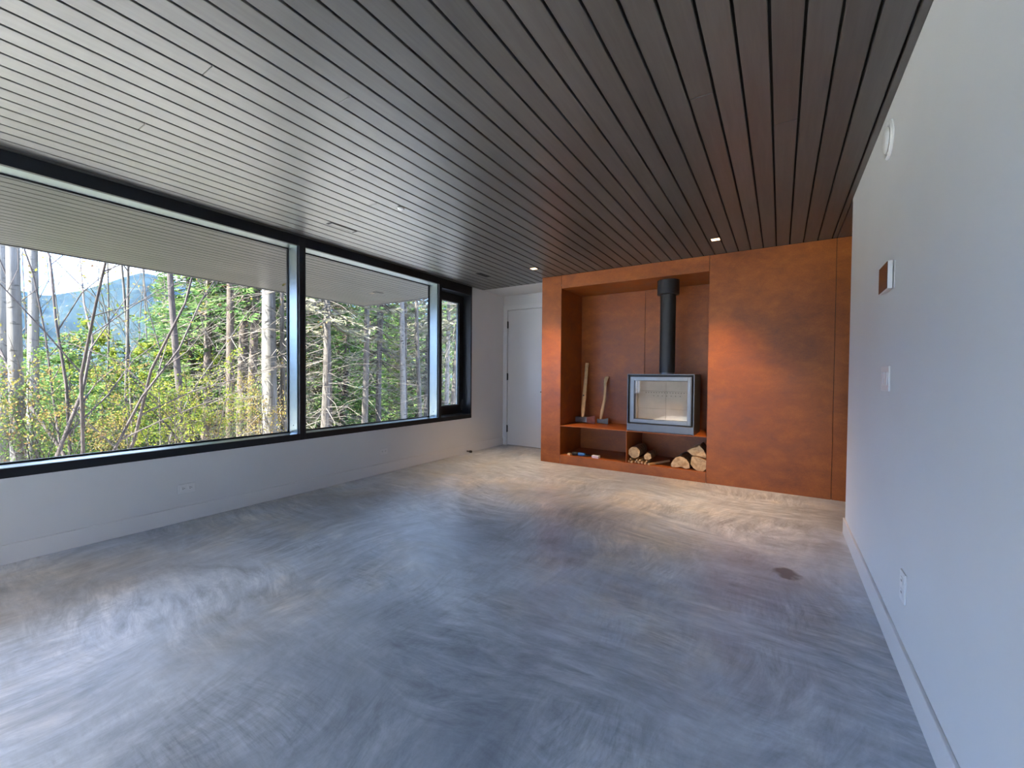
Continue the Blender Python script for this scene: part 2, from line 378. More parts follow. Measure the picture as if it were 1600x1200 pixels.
# ------------------------------------------------------------------ baseboards
BB = 0.13
tag(box('baseboard_left', XL, XL+0.014, YB, YD, 0, BB, M['trim'], None, 0.002), 'low white baseboard under the window wall', 'baseboard', kind='structure')
tag(boxes('baseboard_right', [(XR-0.014, XR, YB, YE+0.014, 0, BB), (XR, XR+0.13, YE, YE+0.014, 0, BB)], M['trim'], None, 0.002), 'low white baseboard along the right wall', 'baseboard', kind='structure')
tag(box('baseboard_far', X4+0.9, XH, YD-0.014, YD, 0, BB, M['trim'], None, 0.002), 'low white baseboard in the passage', 'baseboard', kind='structure')

# ------------------------------------------------------------------ windows in the left wall
XG = XL-0.20                                           # glass plane
HZ = 2.643                                             # underside of the black head frame
SZ = 0.640                                             # top of the black bottom frame
def fixed_window(name, ya, yb, label, mr=True):
    """black face frame, silver reveals, glass set back 20 cm"""
    r = root(name, (XL, (ya+yb)/2, WZ0), label, 'window', kind='structure')
    fx0, fx1 = XL-0.03, XL+0.004
    box('head_frame', fx0, fx1, ya, yb, HZ, H-0.001, M['frame'], r, 0.002)
    box('bottom_frame', fx0, fx1, ya, yb, WZ0, SZ, M['frame'], r, 0.002)
    box('side_frame', fx0, fx1, yb-0.001, yb+0.055, WZ0, H-0.001, M['frame'], r, 0.002)
    box('side_frame', fx0, fx1, ya-0.012, ya, WZ0, H-0.001, M['frame'], r, 0.002)
    box('reveal', XG-0.02, fx0, yb-0.012, yb+0.054, SZ, HZ, M['jamb'], r)          # right jamb, facing the camera
    box('reveal', XG-0.02, fx0, ya-0.012, ya, SZ, HZ, M['jamb'], r)
    box('window_sill', XG-0.02, fx0, ya, yb-0.012, WZ0+0.01, SZ, M['jamb'], r)
    box('reveal', XG-0.02, fx0, ya, yb-0.012, HZ, H-0.001, M['jamb'], r)
    # thin dark gasket round the pane
    g = 0.012
    boxes('gasket', [(XG-0.012, XG+0.012, ya, yb-0.012, SZ, SZ+g), (XG-0.012, XG+0.012, ya, yb-0.012, HZ-g, HZ), (XG-0.012, XG+0.012, ya, ya+g, SZ+g, HZ-g), (XG-0.012, XG+0.012, yb-0.012-g, yb-0.012, SZ+g, HZ-g)], M['frame'], r)
    box('pane', XG-0.004, XG+0.004, ya+g, yb-0.012-g, SZ+g, HZ-g, M['glass'], r)
    lathe('screw_cap', [(0.007, 0), (0.007, 0.003), (0.004, 0.005)], M['chrome'], r, (XL-0.10, yb-0.012, SZ+0.085), 'Y', 12)
    return r
fixed_window('window_1', -0.35, 2.524, 'wide fixed window with black frame looking out on the valley')
fixed_window('window_2', 2.524+0.068, 4.688, 'fixed window with black frame beside the casement looking into the forest')
fixed_window('window_4', -5.2+0.012, -0.35-0.068, 'fixed window with black frame at the near end of the wall')
# narrow opening casement
r = root('window_3', (XL, 5.11, WZ0), 'narrow black casement window next to the far corner', 'window', kind='structure')
ya, yb = 4.743, 5.476
fx0, fx1 = XL-0.03, XL+0.004
box('head_frame', fx0, fx1, ya, yb, 2.60, H-0.001, M['frame'], r, 0.002)
box('bottom_frame', fx0, fx1, ya, yb, WZ0, SZ, M['frame'], r, 0.002)
box('side_frame', fx0, fx1, yb-0.03, yb, SZ, 2.60, M['frame'], r, 0.002)
for (p, q) in ((yb-0.03, yb), (ya, ya+0.012)): box('reveal', XG-0.02, fx0, p, q, SZ, 2.60, M['frame'], r)
box('reveal', XG-0.02, fx0, ya+0.012, yb-0.03, 2.60, H-0.001, M['frame'], r)
box('window_sill', XG-0.02, fx0, ya+0.012, yb-0.03, WZ0+0.01, SZ, M['frame'], r)
sa, sb = ya+0.02, yb-0.04
sash = boxes('sash', [(XG-0.02, XG+0.045, sa, sb, SZ+0.005, SZ+0.15), (XG-0.02, XG+0.045, sa, sb, 2.47, 2.595), (XG-0.02, XG+0.045, sa, sa+0.09, SZ+0.15, 2.47), (XG-0.02, XG+0.045, sb-0.10, sb, SZ+0.15, 2.47)], M['frame'], r, 0.003)
boxes('glazing_bead', [(XG+0.006, XG+0.02, sb-0.118, sb-0.10, SZ+0.15, 2.47), (XG+0.006, XG+0.02, sa+0.09, sa+0.10, SZ+0.15, 2.47), (XG+0.006, XG+0.02, sa+0.10, sb-0.118, SZ+0.15, SZ+0.162), (XG+0.006, XG+0.02, sa+0.10, sb-0.118, 2.458, 2.47)], M['jamb'], sash)
box('pane', XG-0.004, XG+0.004, sa+0.09, sb-0.10, SZ+0.15, 2.47, M['glass'], sash)
hd = boxes('crank_handle', [(XG+0.045, XG+0.062, sb-0.055, sb-0.025, SZ+0.06, SZ+0.20), (XG+0.062, XG+0.085, sb-0.048, sb-0.032, SZ+0.15, SZ+0.24)], M['black'], sash, 0.003)
lathe('screw_cap', [(0.008, 0), (0.008, 0.003), (0.005, 0.006)], M['chrome'], r, (XL-0.09, yb-0.036, SZ+0.09), 'Y', 12)
lathe('latch_knob', [(0.012, 0), (0.012, 0.02), (0.007, 0.026)], M['black'], sash, (XG+0.045, sa+0.045, 1.45), 'X', 12)

# unseen roof light added to bring more sky light indoors
r = root('added_roof_light', ((KX0+KX1)/2, (KY0+KY1)/2, H), 'unseen wide roof light added behind the viewer for more daylight', 'window', kind='structure')
boxes('frame', [(KX0-.06, KX0, KY0-.06, KY1+.06, H-.004, H+.50), (KX1, KX1+.06, KY0-.06, KY1+.06, H-.004, H+.50), (KX0, KX1, KY0-.06, KY0, H-.004, H+.50), (KX0, KX1, KY1, KY1+.06, H-.004, H+.50)], M['trim'], r)
box('pane', KX0, KX1, KY0, KY1, H+.44, H+.45, M['glass'], r)
# unseen glass doors added behind the viewer as extra daylight
r = root('added_glass_doors', ((GB0+GB1)/2, YB-0.1, GBZ0), 'unseen sliding glass doors added behind the viewer for more daylight', 'window', kind='structure')
n_p = 3; wp = (GB1-GB0)/n_p
for i in range(n_p):
    a, b = GB0+i*wp, GB0+(i+1)*wp
    boxes('frame', [(a, a+0.05, YB-0.14, YB-0.08, GBZ0, GBZ1), (b-0.05, b, YB-0.14, YB-0.08, GBZ0, GBZ1), (a+0.05, b-0.05, YB-0.14, YB-0.08, GBZ0, GBZ0+0.06), (a+0.05, b-0.05, YB-0.14, YB-0.08, GBZ1-0.05, GBZ1)], M['frame'], r)
    box('pane', a+0.05, b-0.05, YB-0.114, YB-0.106, GBZ0+0.06, GBZ1-0.05, M['glass'], r)

# ------------------------------------------------------------------ door in the recess
d = root('door_1', ((DX0+DX1)/2, YD, 0), 'flush white door with three black hinges in the recess beside the fireplace', 'door', kind='structure')
box('leaf', DX0+0.004, DX1-0.004, YD+0.004, YD+0.045, 0.008, DZ-0.004, M['door'], d, 0.002)
for (p, q, z0, z1) in ((XL+0.002, DX0, 0, DZ+0.085), (DX1, DX1+0.085, 0, DZ+0.085), (DX0, DX1, DZ, DZ+0.085)): box('casing', p, q, YD-0.016, YD+0.0, z0, z1, M['trim'], d, 0.002)
for z in (2.21, 1.26, 0.305): 
    hg = lathe('hinge', [(0.009, -0.065), (0.009, 0.065)], M['black'], d, (DX0+0.002, YD-0.012, z), 'Z', 12)
    box('hinge_leaf', DX0-0.004, DX0+0.022, YD-0.019, YD-0.008, z-0.06, z+0.06, M['black'], hg)
hl = lathe('door_handle', [(0.026, 0), (0.026, -0.008), (0.010, -0.012), (0.010, -0.05)], M['black'], d, (DX1-0.07, YD+0.004, 1.0), 'Y', 16)
box('lever', DX1-0.19, DX1-0.06, YD-0.055, YD-0.04, 0.99, 1.01, M['black'], hl, 0.003)
# ------------------------------------------------------------------ fireplace surround of rusted steel plates
fs = root('fireplace_surround', ((X0+X4)/2, YF, 0), 'rust orange weathered steel fireplace wall with a deep open niche', 'fireplace')
T = 0.006; g = 0.002; YN = 6.25; TOP = H-0.002
box('panel', X0, X1-g, YF, YF+T, 0.0, TOP, M['rust'], fs, 0.0008)
box('panel', X1+g, X2-g, YF, YF+T, ZT, TOP, M['rust'], fs, 0.0008)
box('panel', X1+g, X2-g, YF, YF+T, 0.0, ZB-g, M['rust'], fs, 0.0008)
box('panel', X2+g, X3-g, YF, YF+T, 0.0, TOP, M['rust'], fs, 0.0008)
box('panel', X3+g, X4+0.8, YF, YF+T, 0.0, TOP, M['rust'], fs, 0.0008)
box('side_panel', X0, X0+T, YF+T+g, YD-0.02, 0.0, TOP, M['rust'], fs)
box('niche_side', X1-T, X1, YF+T, YN, ZB, ZT, M['rust'], fs)
box('niche_side', X2, X2+T, YF+T, YN, ZB, ZT, M['rust'], fs)
box('niche_top', X1-T, X2+T, YF+T, YN, ZT, ZT+T, M['rust'], fs)
xj = -1.69
box('niche_back', X1, xj-g, YN, YN+T, ZB, ZT, M['rust'], fs, 0.0008)
box('niche_back', xj+g, X2, YN, YN+T, ZB, ZT, M['rust'], fs, 0.0008)
box('niche_floor', X1, X2, YF+T*0.2, YN, ZB-T, ZB, M['rust'], fs)
box('shelf', X1, X2, YF+0.001, YN, ZS-0.008, ZS, M['rust'], fs)
box('divider', -1.715-0.004, -1.715+0.004, YF+0.001, YN, ZB, ZS-0.008, M['rust'], fs)
box('core', X1-0.05, X2+0.05, YN+0.02, YD-0.03, 0, TOP, M['backing'], fs)
box('core', X2+0.03, X4+0.75, YF+0.03, YD-0.03, 0, TOP, M['backing'], fs)

# ------------------------------------------------------------------ wood stove
sx0, sx1, sy0, sy1, sz0, sz1 = -1.717, -0.884, YF+0.02, 5.985, ZS, 1.316
st = root('wood_stove', ((sx0+sx1)/2, (sy0+sy1)/2, sz0), 'grey steel wood stove with a wide glass door on the niche shelf', 'stove')
sh = 0.010
boxes('shell', [(sx0, sx0+sh, sy0, sy1, sz0, sz1), (sx1-sh, sx1, sy0, sy1, sz0, sz1), (sx0+sh, sx1-sh, sy0, sy1, sz1-sh, sz1), (sx0+sh, sx1-sh, sy0+0.03, sy1, sz0, sz0+sh), (sx0+sh, sx1-sh, sy1-sh, sy1, sz0+sh, sz1-sh)], M['stove'], st, 0.001)
box('ash_lip', sx0+0.0005, sx1-0.0005, sy0-0.004, sy0+0.05, sz0+0.012, 0.660, M['stove'], st, 0.003)
dx0, dx1, dz0, dz1 = -1.678, -0.917, 0.676, 1.279
gx0, gx1, gz0, gz1 = -1.626, -0.964, 0.722, 1.230
dr = boxes('door_frame', [(dx0, gx0, sy0, sy0+0.03, dz0, dz1), (gx1, dx1, sy0, sy0+0.03, dz0, dz1), (gx0, gx1, sy0, sy0+0.03, dz0, gz0), (gx0, gx1, sy0, sy0+0.03, gz1, dz1)], M['stove_door'], st, 0.002)
box('door_glass', gx0, gx1, sy0+0.012, sy0+0.017, gz0, gz1, mat_glass('stove_glass', (0.90, 0.88, 0.85)), dr)
box('door_handle', dx1-0.012, dx1+0.004, sy0-0.014, sy0+0.002, dz0+0.01, dz1-0.01, M['stove'], dr, 0.003)
# dark cavity behind the door
box('inner_body', sx0+0.02, sx1-0.02, sy1-0.10, sy1-0.02, sz0+0.02, sz1-0.02, M['black'], st)
boxes('front_seal', [(sx0+sh, gx0+0.004, sy0+0.05, sy0+0.06, 0.66, sz1-sh), (gx1-0.004, sx1-sh, sy0+0.05, sy0+0.06, 0.66, sz1-sh), (gx0+0.004, gx1-0.004, sy0+0.05, sy0+0.06, gz1-0.004, sz1-sh), (gx0+0.004, gx1-0.004, sy0+0.05, sy0+0.06, 0.66, gz0+0.004)], M['black'], st)
fb = [(gx0+0.02, -1.245, 0.72, 0.862), (-1.243, gx1-0.02, 0.72, 0.862), (gx0+0.02, -1.245, 0.864, 1.092), (-1.243, gx1-0.02, 0.864, 1.092), (gx0+0.02, -1.245, 1.094, 1.24), (-1.243, gx1-0.02, 1.094, 1.24)]
fbm = {}
for (p, q, z0, z1) in fb: box('firebrick', p, q, sy0+0.12, sy0+0.15, z0, z1, M['firebrick'], st, 0.002)
box('firebrick', gx0-0.004, gx0+0.018, sy0+0.062, sy0+0.15, 0.72, 1.24, M['firebrick'], st, 0.002)
box('firebrick', gx1-0.018, gx1+0.004, sy0+0.062, sy0+0.15, 0.72, 1.24, M['firebrick'], st, 0.002)
box('firebrick', gx0, gx1, sy0+0.062, sy0+0.33, 0.70, 0.718, M['firebrick'], st, 0.002)
box('baffle', gx0, gx1, sy0+0.10, sy0+0.33, 1.215, 1.232, M['firebrick'], st, 0.002)
am = boxes('air_hole', [(-1.50+i*0.034-0.004, -1.50+i*0.034+0.004, sy0+0.116, sy0+0.12, 1.070, 1.078) for i in range(17)] + [(-1.40+i*0.055-0.004, -1.40+i*0.055+0.004, sy0+0.116, sy0+0.12, 1.028, 1.036) for i in range(7)], M['slot'], st)
am['kind'] = 'stuff'
fc = (-1.265, 5.77)
lathe('flue_spigot', [(0.088, 0), (0.088, 0.03)], M['stove'], st, (fc[0], fc[1], sz1))
lathe('flue_pipe', [(0.096, 0.022), (0.097, 0.03), (0.097, ZT-sz1-0.19)], M['black'], st, (fc[0], fc[1], sz1), seg=40)
lathe('flue_collar', [(0.10, ZT-sz1-0.19), (0.137, ZT-sz1-0.185), (0.137, ZT-sz1-0.002), (0.10, ZT-sz1-0.001)], M['black'], st, (fc[0], fc[1], sz1), seg=40)

# ------------------------------------------------------------------ splitting maul and axe
def handle_mesh(name, pts, mat, parent, seg=12):
    """pts: (x, y, z, rx, ry) rings up the handle"""
    bm = bmesh.new(); rings = []
    for (x, y, z, rx, ry) in pts:
        rings.append([bm.verts.new((x+rx*math.cos(2*math.pi*i/seg), y+ry*math.sin(2*math.pi*i/seg), z)) for i in range(seg)])
    for a, b in zip(rings, rings[1:]):
        for i in range(seg): bm.faces.new((a[i], a[(i+1) % seg], b[(i+1) % seg], b[i]))
    bm.faces.new(rings[0][::-1]); bm.faces.new(rings[-1])
    return link(name, finish(bm, name, True), mat, parent)
def head_mesh(name, secs, mat, parent):
    """secs: (x, yc, half thickness y, z0, z1) along the head"""
    bm = bmesh.new(); rings = []
    for (x, yc, t, z0, z1) in secs:
        rings.append([bm.verts.new(p) for p in ((x, yc-t, z0), (x, yc+t, z0), (x, yc+t, z1), (x, yc-t, z1))])
    for a, b in zip(rings, rings[1:]):
        for i in range(4): bm.faces.new((a[i], a[(i+1) % 4], b[(i+1) % 4], b[i]))
    bm.faces.new(rings[0][::-1]); bm.faces.new(rings[-1])
    bmesh.ops.recalc_face_normals(bm, faces=bm.faces)
    bmesh.ops.bevel(bm, geom=bm.edges[:], offset=0.003, segments=1, affect='EDGES')
    return link(name, finish(bm, name), mat, parent)
my = 5.98
mr_ = root('splitting_maul', (-2.50, my, ZS), 'tall splitting maul with straight pale wooden handle leaning in the niche', 'axe', 'axes on the niche shelf')
handle_mesh('handle', [(-2.545, my, ZS+0.012, .016, .022), (-2.545, my+.005, ZS+.10, .018, .024), (-2.550, my+.02, ZS+.20, .032, .024), (-2.560, my+.09, ZS+.45, .030, .023), (-2.570, my+.17, ZS+.72, .027, .021), (-2.575, my+.20, ZS+.85, .026, .021), (-2.578, my+.225, ZS+.915, .031, .022), (-2.579, my+.23, ZS+.935, .027, .018)], M['ash'], mr_)
hdm = head_mesh('head', [(-2.655, my, .034, ZS+.018, ZS+.098), (-2.60, my, .034, ZS+.016, ZS+.098), (-2.50, my, .036, ZS+.014, ZS+.10), (-2.47, my, .032, ZS+.012, ZS+.10)], M['axe_steel'], mr_)
head_mesh('blade', [(-2.47, my, .032, ZS+.012, ZS+.10), (-2.40, my, .020, ZS+.004, ZS+.118), (-2.345, my, .004, ZS+.0005, ZS+.135)], M['red_paint'], mr_)
boxes('handle_mark', [(-2.570, -2.550, my+.054, my+.060, ZS+.415, ZS+.435)], M['slot'], mr_)
ayy = 6.05
ax = root('felling_axe', (-2.26, ayy, ZS), 'shorter axe with curved pale handle and dark head beside the maul', 'axe', 'axes on the niche shelf')
handle_mesh('handle', [(-2.285, ayy, ZS+.010, .014, .018), (-2.282, ayy+.005, ZS+.08, .017, .022), (-2.272, ayy+.03, ZS+.20, .027, .021), (-2.252, ayy+.07, ZS+.36, .024, .020), (-2.258, ayy+.11, ZS+.52, .022, .019), (-2.268, ayy+.135, ZS+.62, .024, .019), (-2.262, ayy+.155, ZS+.68, .032, .021), (-2.252, ayy+.168, ZS+.712, .034, .019), (-2.248, ayy+.172, ZS+.722, .026, .014)], M['ash'], ax)
head_mesh('head', [(-2.335, ayy, .020, ZS+.014, ZS+.076), (-2.28, ayy, .020, ZS+.012, ZS+.074), (-2.22, ayy, .013, ZS+.006, ZS+.078), (-2.165, ayy, .003, ZS+.0005, ZS+.098)], M['axe_steel'], ax)

# ------------------------------------------------------------------ firewood
def mat_logend():
    m, n, o = new_mat('split_log_wood'); v = coords(n, (1, 1, 1))
    f = noise(n, coords(n, (14, 2, 14)), 2, 6, 0.6, 0.5)
    c = ramp(n, f, [(0.3, (0.42, 0.23, 0.10)), (0.55, (0.64, 0.42, 0.21)), (0.75, (0.72, 0.52, 0.29))])
    principled(n, o, c, 0.8, 0, bump(n, f, 0.4, 0.01), 0.2); return m
M['wood'] = mat_logend()
M['lbark'] = mat_bark('firewood_bark', (0.10, 0.070, 0.050), (0.30, 0.22, 0.15), None, 6)
def log_thing(name, outline, y0, y1, bark_ids, label, group='firewood in the lower niche', seed=0):
    """outline in XZ; edges listed in bark_ids carry bark, the rest is split wood"""
    cx = sum(p[0] for p in outline)/len(outline); z0 = min(p[1] for p in outline)
    rr = root(name, (cx, y0, z0), label, 'log', group)
    rnd = random.Random(seed); bm = bmesh.new(); n = len(outline); rows = []
    for j in range(5):
        t = j/4; dx, dz = (0, 0) if j == 0 else (rnd.uniform(-.004, .004), rnd.uniform(0, .004))
        rows.append([bm.verts.new((p[0]+dx+(p[0]-cx)*(-0.05*t), y0+(y1-y0)*t+(rnd.uniform(-.008, .008) if j in (0, 4) else 0), p[1]+dz)) for p in outline])
    bk = []
    bm.faces.new(rows[0]); bm.faces.new(rows[-1][::-1])
    for a, b in zip(rows, rows[1:]):
        for i in range(n):
            f = bm.faces.new((a[i], b[i], b[(i+1) % n], a[(i+1) % n])); f.material_index = 1 if i in bark_ids else 0
    wood_i = [f for f in bm.faces]
    bmesh.ops.recalc_face_normals(bm, faces=bm.faces)
    # split into two meshes: wood and bark
    bm2 = bm.copy()
    bmesh.ops.delete(bm, geom=[f for f in bm.faces if f.material_index == 1], context='FACES')
    bmesh.ops.delete(bm2, geom=[f for f in bm2.faces if f.material_index == 0], context='FACES')
    if len(bark_ids) == n:
        for keep in (0, 1):
            b3 = bm.copy(); fs_ = sorted(b3.faces, key=lambda f: f.calc_center_median().y)
            bmesh.ops.delete(b3, geom=[fs_[1-keep]], context='FACES')
            me = bpy.data.meshes.new('cut_end'); b3.to_mesh(me); b3.free(); link('cut_end', me, M['wood'], rr)
        bm.free()
    else:
        me = bpy.data.meshes.new('split_wood'); bm.to_mesh(me); bm.free(); link('split_wood', me, M['wood'], rr)
    if bark_ids:
        me = bpy.data.meshes.new('bark'); bm2.to_mesh(me)
        for p in me.polygons: p.material_index = 0
        link('bark', me, M['lbark'], rr)
    bm2.free()
    return rr
def disc(cx, cz, rx, rz, n=16, seed=1, w=0.06):
    q = random.Random(seed); return [(cx+rx*math.cos(2*math.pi*i/n)*(1+q.uniform(-w, w)), cz+rz*math.sin(2*math.pi*i/n)*(1+q.uniform(-w, w))) for i in range(n)]
zf = ZB
log_thing('round_log', disc(-1.625, zf+0.139, 0.078, 0.076), YF+0.06, YF+0.42, set(range(16)), 'round log with bark lying on the kindling beside the divider')
log_thing('split_log', [(-1.485, zf+.066), (-1.43, zf+.063), (-1.395, zf+.091), (-1.41, zf+.141), (-1.45, zf+.156), (-1.49, zf+.116)], YF+0.05, YF+0.36, {2, 3}, 'small split log leaning right of the round log', seed=3)
kp = [(-1.688, .0, .017), (-1.646, .0, .018), (-1.604, .0, .016), (-1.562, .0, .018), (-1.517, .0, .017), (-1.472, .0, .017), (-1.672, .038, .011), (-1.585, .036, .011), (-1.54, .038, .011), (-1.455, .036, .011)]
for i, (kx, kz, kr) in enumerate(kp):
    q = random.Random(i+20)
    pl = disc(kx, zf+kz+kr*0.95, kr, kr*0.95, 5 + i % 2, i+7, 0.18); mz = min(p[1] for p in pl)
    pl = [(p[0], p[1]-mz+zf+kz) for p in pl]
    kk = prism_y('kindling_stick', pl, YF+0.02+q.uniform(0, .03), YF+0.36+q.uniform(-.05, .05), M['wood'], None, 0, 0.006, i)
    where = ('at the divider', 'second from the divider', 'third from the divider', 'fourth from the divider', 'fifth from the divider', 'farthest from the divider')
    tag(kk, 'thin kindling stick in the bottom layer, '+where[i] if i < 6 else 'thin kindling stick in the upper layer, '+('nearest the divider', 'second from the divider', 'third from the divider', 'under the small split log')[i-6], 'kindling', 'kindling under the round log')
ks = prism_y('kindling_stick', [(-.016, 0), (.016, 0), (.014, .026), (-.012, .024)], 0, 0.42, M['wood'], None, 0, 0.003, 5)
ks.location = (-1.425, YF+0.02, zf+0.001); ks.rotation_euler = (0, 0, -0.42)
tag(ks, 'long kindling stick lying askew right of the kindling bundle', 'kindling')
halfA = [(-1.150, zf+.012), (-1.115, zf+.002), (-1.035, zf+.020), (-0.965, zf+.004), (-0.93, zf+.02), (-0.935, zf+.07), (-0.965, zf+.115), (-1.005, zf+.142), (-1.05, zf+.150), (-1.095, zf+.132), (-1.13, zf+.095), (-1.152, zf+.05)]
log_thing('half_log', halfA, YF+0.06, YF+0.46, {4, 5, 6, 7, 8, 9, 10}, 'half-round log with pale cut face, left of the pile by the right niche side', seed=4)
log_thing('split_log', [(-0.918, zf+.075), (-0.885, zf+.03), (-0.84, zf+.002), (-0.775, zf+.001), (-0.742, zf+.03), (-0.741, zf+.135), (-0.80, zf+.16), (-0.86, zf+.172), (-0.905, zf+.165)], YF+0.03, YF+0.40, {0, 1, 2}, 'split log on the niche floor against the right side, under the wedge', seed=5)
log_thing('wedge_log', [(-0.965, zf+.232), (-0.905, zf+.182), (-0.83, zf+.177), (-0.748, zf+.166), (-0.742, zf+.20), (-0.775, zf+.262), (-0.825, zf+.312), (-0.845, zf+.288), (-0.90, zf+.272)], YF+0.05, YF+0.38, {4, 5}, 'orange wedge-shaped split log on top of the right pile', seed=6)

# ------------------------------------------------------------------ small things on the niche floor
M['blue'] = mat_plain('blue_rubber', (0.03, 0.16, 0.45), 0.55, 0, 0.2, 20, 0.1)
M['glove'] = mat_plain('black_knit', (0.02, 0.022, 0.028), 0.8, 0, 0.3, 40, 0.3)
M['card'] = mat_plain('white_card', (0.78, 0.77, 0.74), 0.6, 0, 0.04, 20, 0.0)
M['pink'] = mat_plain('pale_pink_print', (0.62, 0.40, 0.40), 0.6, 0, 0.05, 20, 0.0)
def blob_glove(name, loc, rz, label):
    r_ = root(name, loc, label, 'glove', 'work gloves on the niche floor', rz=rz)
    mloc = lambda pts: pts
    bm = bmesh.new()
    def cap(ax0, ay0, ax1, ay1, r0, r1, z):
        n = 8; rings = []
        for t in (-0.12, 0.0, 0.5, 1.0, 1.10):
            tt = min(max(t, 0), 1); rr = (r0+(r1-r0)*tt)*(0.55 if t in (-0.12, 1.10) else 1.0)
            px, py = ax0+(ax1-ax0)*t, ay0+(ay1-ay0)*t; dx, dy = ax1-ax0, ay1-ay0; l = math.hypot(dx, dy); nx, ny = -dy/l, dx/l
            rings.append([bm.verts.new((px+nx*rr*math.cos(2*math.pi*i/n), py+ny*rr*math.cos(2*math.pi*i/n), z+rr*0.55*math.sin(2*math.pi*i/n))) for i in range(n)])
        for a, b in zip(rings, rings[1:]):
            for i in range(n): bm.faces.new((a[i], a[(i+1) % n], b[(i+1) % n], b[i]))
        bm.faces.new(rings[0][::-1]); bm.faces.new(rings[-1])
    cap(0, 0, .085, 0, .042, .045, .024)
    me = finish(bm, 'palm', True); link('palm', me, M['blue'], r_).matrix_parent_inverse = Matrix()
    bm = bmesh.new(); cap(-.085, 0, -.01, 0, .046, .042, .026); link('cuff', finish(bm, 'cuff', True), M['glove'], r_).matrix_parent_inverse = Matrix()
    for (a0, b0, a1, b1, q0, q1) in ((.08, .033, .15, .048, .012, .010), (.09, .012, .17, .018, .012, .010), (.09, -.012, .168, -.016, .012, .010), (.082, -.033, .148, -.048, .011, .009), (.03, .035, .085, .085, .014, .011)):
        bm = bmesh.new(); cap(a0, b0, a1, b1, q0, q1, .016); link('finger', finish(bm, 'finger', True), M['glove'], r_).matrix_parent_inverse = Matrix()
    return r_
blob_glove('work_glove', (-2.44, 5.60, ZB), 0.15, 'blue and black work glove lying on the lower left niche floor')
mb = root('matchbox', (-2.17, 5.58, ZB), 'small white box at the front of the lower left niche', 'box')
box('sleeve', -2.222, -2.122, 5.552, 5.617, ZB, ZB+0.036, M['card'], mb, 0.001)
box('printed_band', -2.2225, -2.1215, 5.5512, 5.5522, ZB+0.008, ZB+0.028, M['pink'], mb)
fsx = root('fire_starter', (-2.575, 5.56, ZB), 'small tan fire starter stick by the left niche side', 'fire starter')
prism_y('stick', [(-2.60, ZB), (-2.545, ZB), (-2.55, ZB+.028), (-2.595, ZB+.024)], 5.535, 5.60, M['ash'], fsx, 0.003)
prism_y('wick', [(-2.577, ZB+.024), (-2.568, ZB+.024), (-2.568, ZB+.034), (-2.577, ZB+.034)], 5.55, 5.58, M['slot'], fsx)

# ------------------------------------------------------------------ ceiling fittings
M['lamp_glow'] = mat_emit('warm_lamp_lens', (1.0, 0.62, 0.32), 3.0)
def downlight(x, y, label, watts=LAMP_W):
    r_ = root('recessed_downlight', (x, y, H), label, 'downlight', 'warm ceiling downlights')
    s, t = 0.052, 0.040
    boxes('trim', [(x-s, x+s, y-s, y-t, H-0.004, H+0.002), (x-s, x+s, y+t, y+s, H-0.004, H+0.002), (x-s, x-t, y-t, y+t, H-0.004, H+0.002), (x+t, x+s, y-t, y+t, H-0.004, H+0.002)], M['black'], r_)
    box('lens', x-t, x+t, y-t, y+t, H-0.003, H-0.0005, M['lamp_glow'], r_)
    l = bpy.data.lights.new('downlight_beam', 'SPOT'); l.energy = watts; l.color = (1.0, 0.66, 0.36); l.spot_size = math.radians(82); l.spot_blend = 1.0; l.shadow_soft_size = 0.04
    lo = bpy.data.objects.new('downlight_beam', l); COL.objects.link(lo); lo.location = (x, y, H-0.012); lo.parent = r_
    lo.matrix_parent_inverse = Matrix.Translation((-x, -y, -H))
downlight(-2.85, -0.10, 'lit square downlight in the ceiling beside the viewer', 45.0)
downlight(-0.603, 4.90, 'lit square downlight in the ceiling nearer the right wall')
downlight(-2.85, 4.96, 'lit square downlight in the ceiling near the door recess')
sp = root('sprinkler_cap', (-2.822, 2.564, H), 'small round white cap on the ceiling boards', 'ceiling cap')
lathe('rim', [(0.032, 0), (0.034, -0.003), (0.030, -0.006)], M['chrome'], sp, (-2.822, 2.564, H), seg=24)
lathe('cap', [(0.026, -0.004), (0.026, -0.012), (0.018, -0.016)], M['plate'], sp, (-2.822, 2.564, H), seg=24)
def vent(x, y, label, ln=0.30, wd=0.074, slots=False):
    r_ = root('ceiling_vent', (x, y, H), label, 'vent', 'slot vents in the ceiling')
    bl = [(x-wd/2, x+wd/2, y-ln/2, y-ln/2+0.020, H-0.003, H), (x-wd/2, x+wd/2, y+ln/2-0.020, y+ln/2, H-0.003, H), (x-wd/2, x-wd/2+0.010, y-ln/2, y+ln/2, H-0.003, H), (x+wd/2-0.010, x+wd/2, y-ln/2, y+ln/2, H-0.003, H)]
    boxes('slot_frame', bl, M['slot'], r_)
    box('cover', x-wd/2+0.011, x+wd/2-0.011, y-ln/2+0.021, y+ln/2-0.021, H-0.004, H-0.0005, M['board'] if not slots else M['slot'], r_)
    if slots:
        for i in range(3):
            xx = x-wd/2+0.016+i*(wd-0.032)/2; box('louvre', xx-0.004, xx+0.004, y-ln/2+0.014, y+ln/2-0.014, H-0.007, H-0.004, M['black'], r_)
vent(-3.693, 2.597, 'long slim ceiling vent with a board cover above the mullion')
vent(-3.665, 4.90, 'dark slotted ceiling vent near the casement window', 0.26, 0.085, True)
sv = root('soffit_vent', (-6.05, 4.98, H), 'small dark vent in the soffit outside the windows', 'vent')
box('frame', -6.10, -6.00, 4.90, 5.06, H-0.004, H, M['slot'], sv); box('grille', -6.085, -6.015, 4.915, 5.045, H-0.007, H-0.004, M['black'], sv)

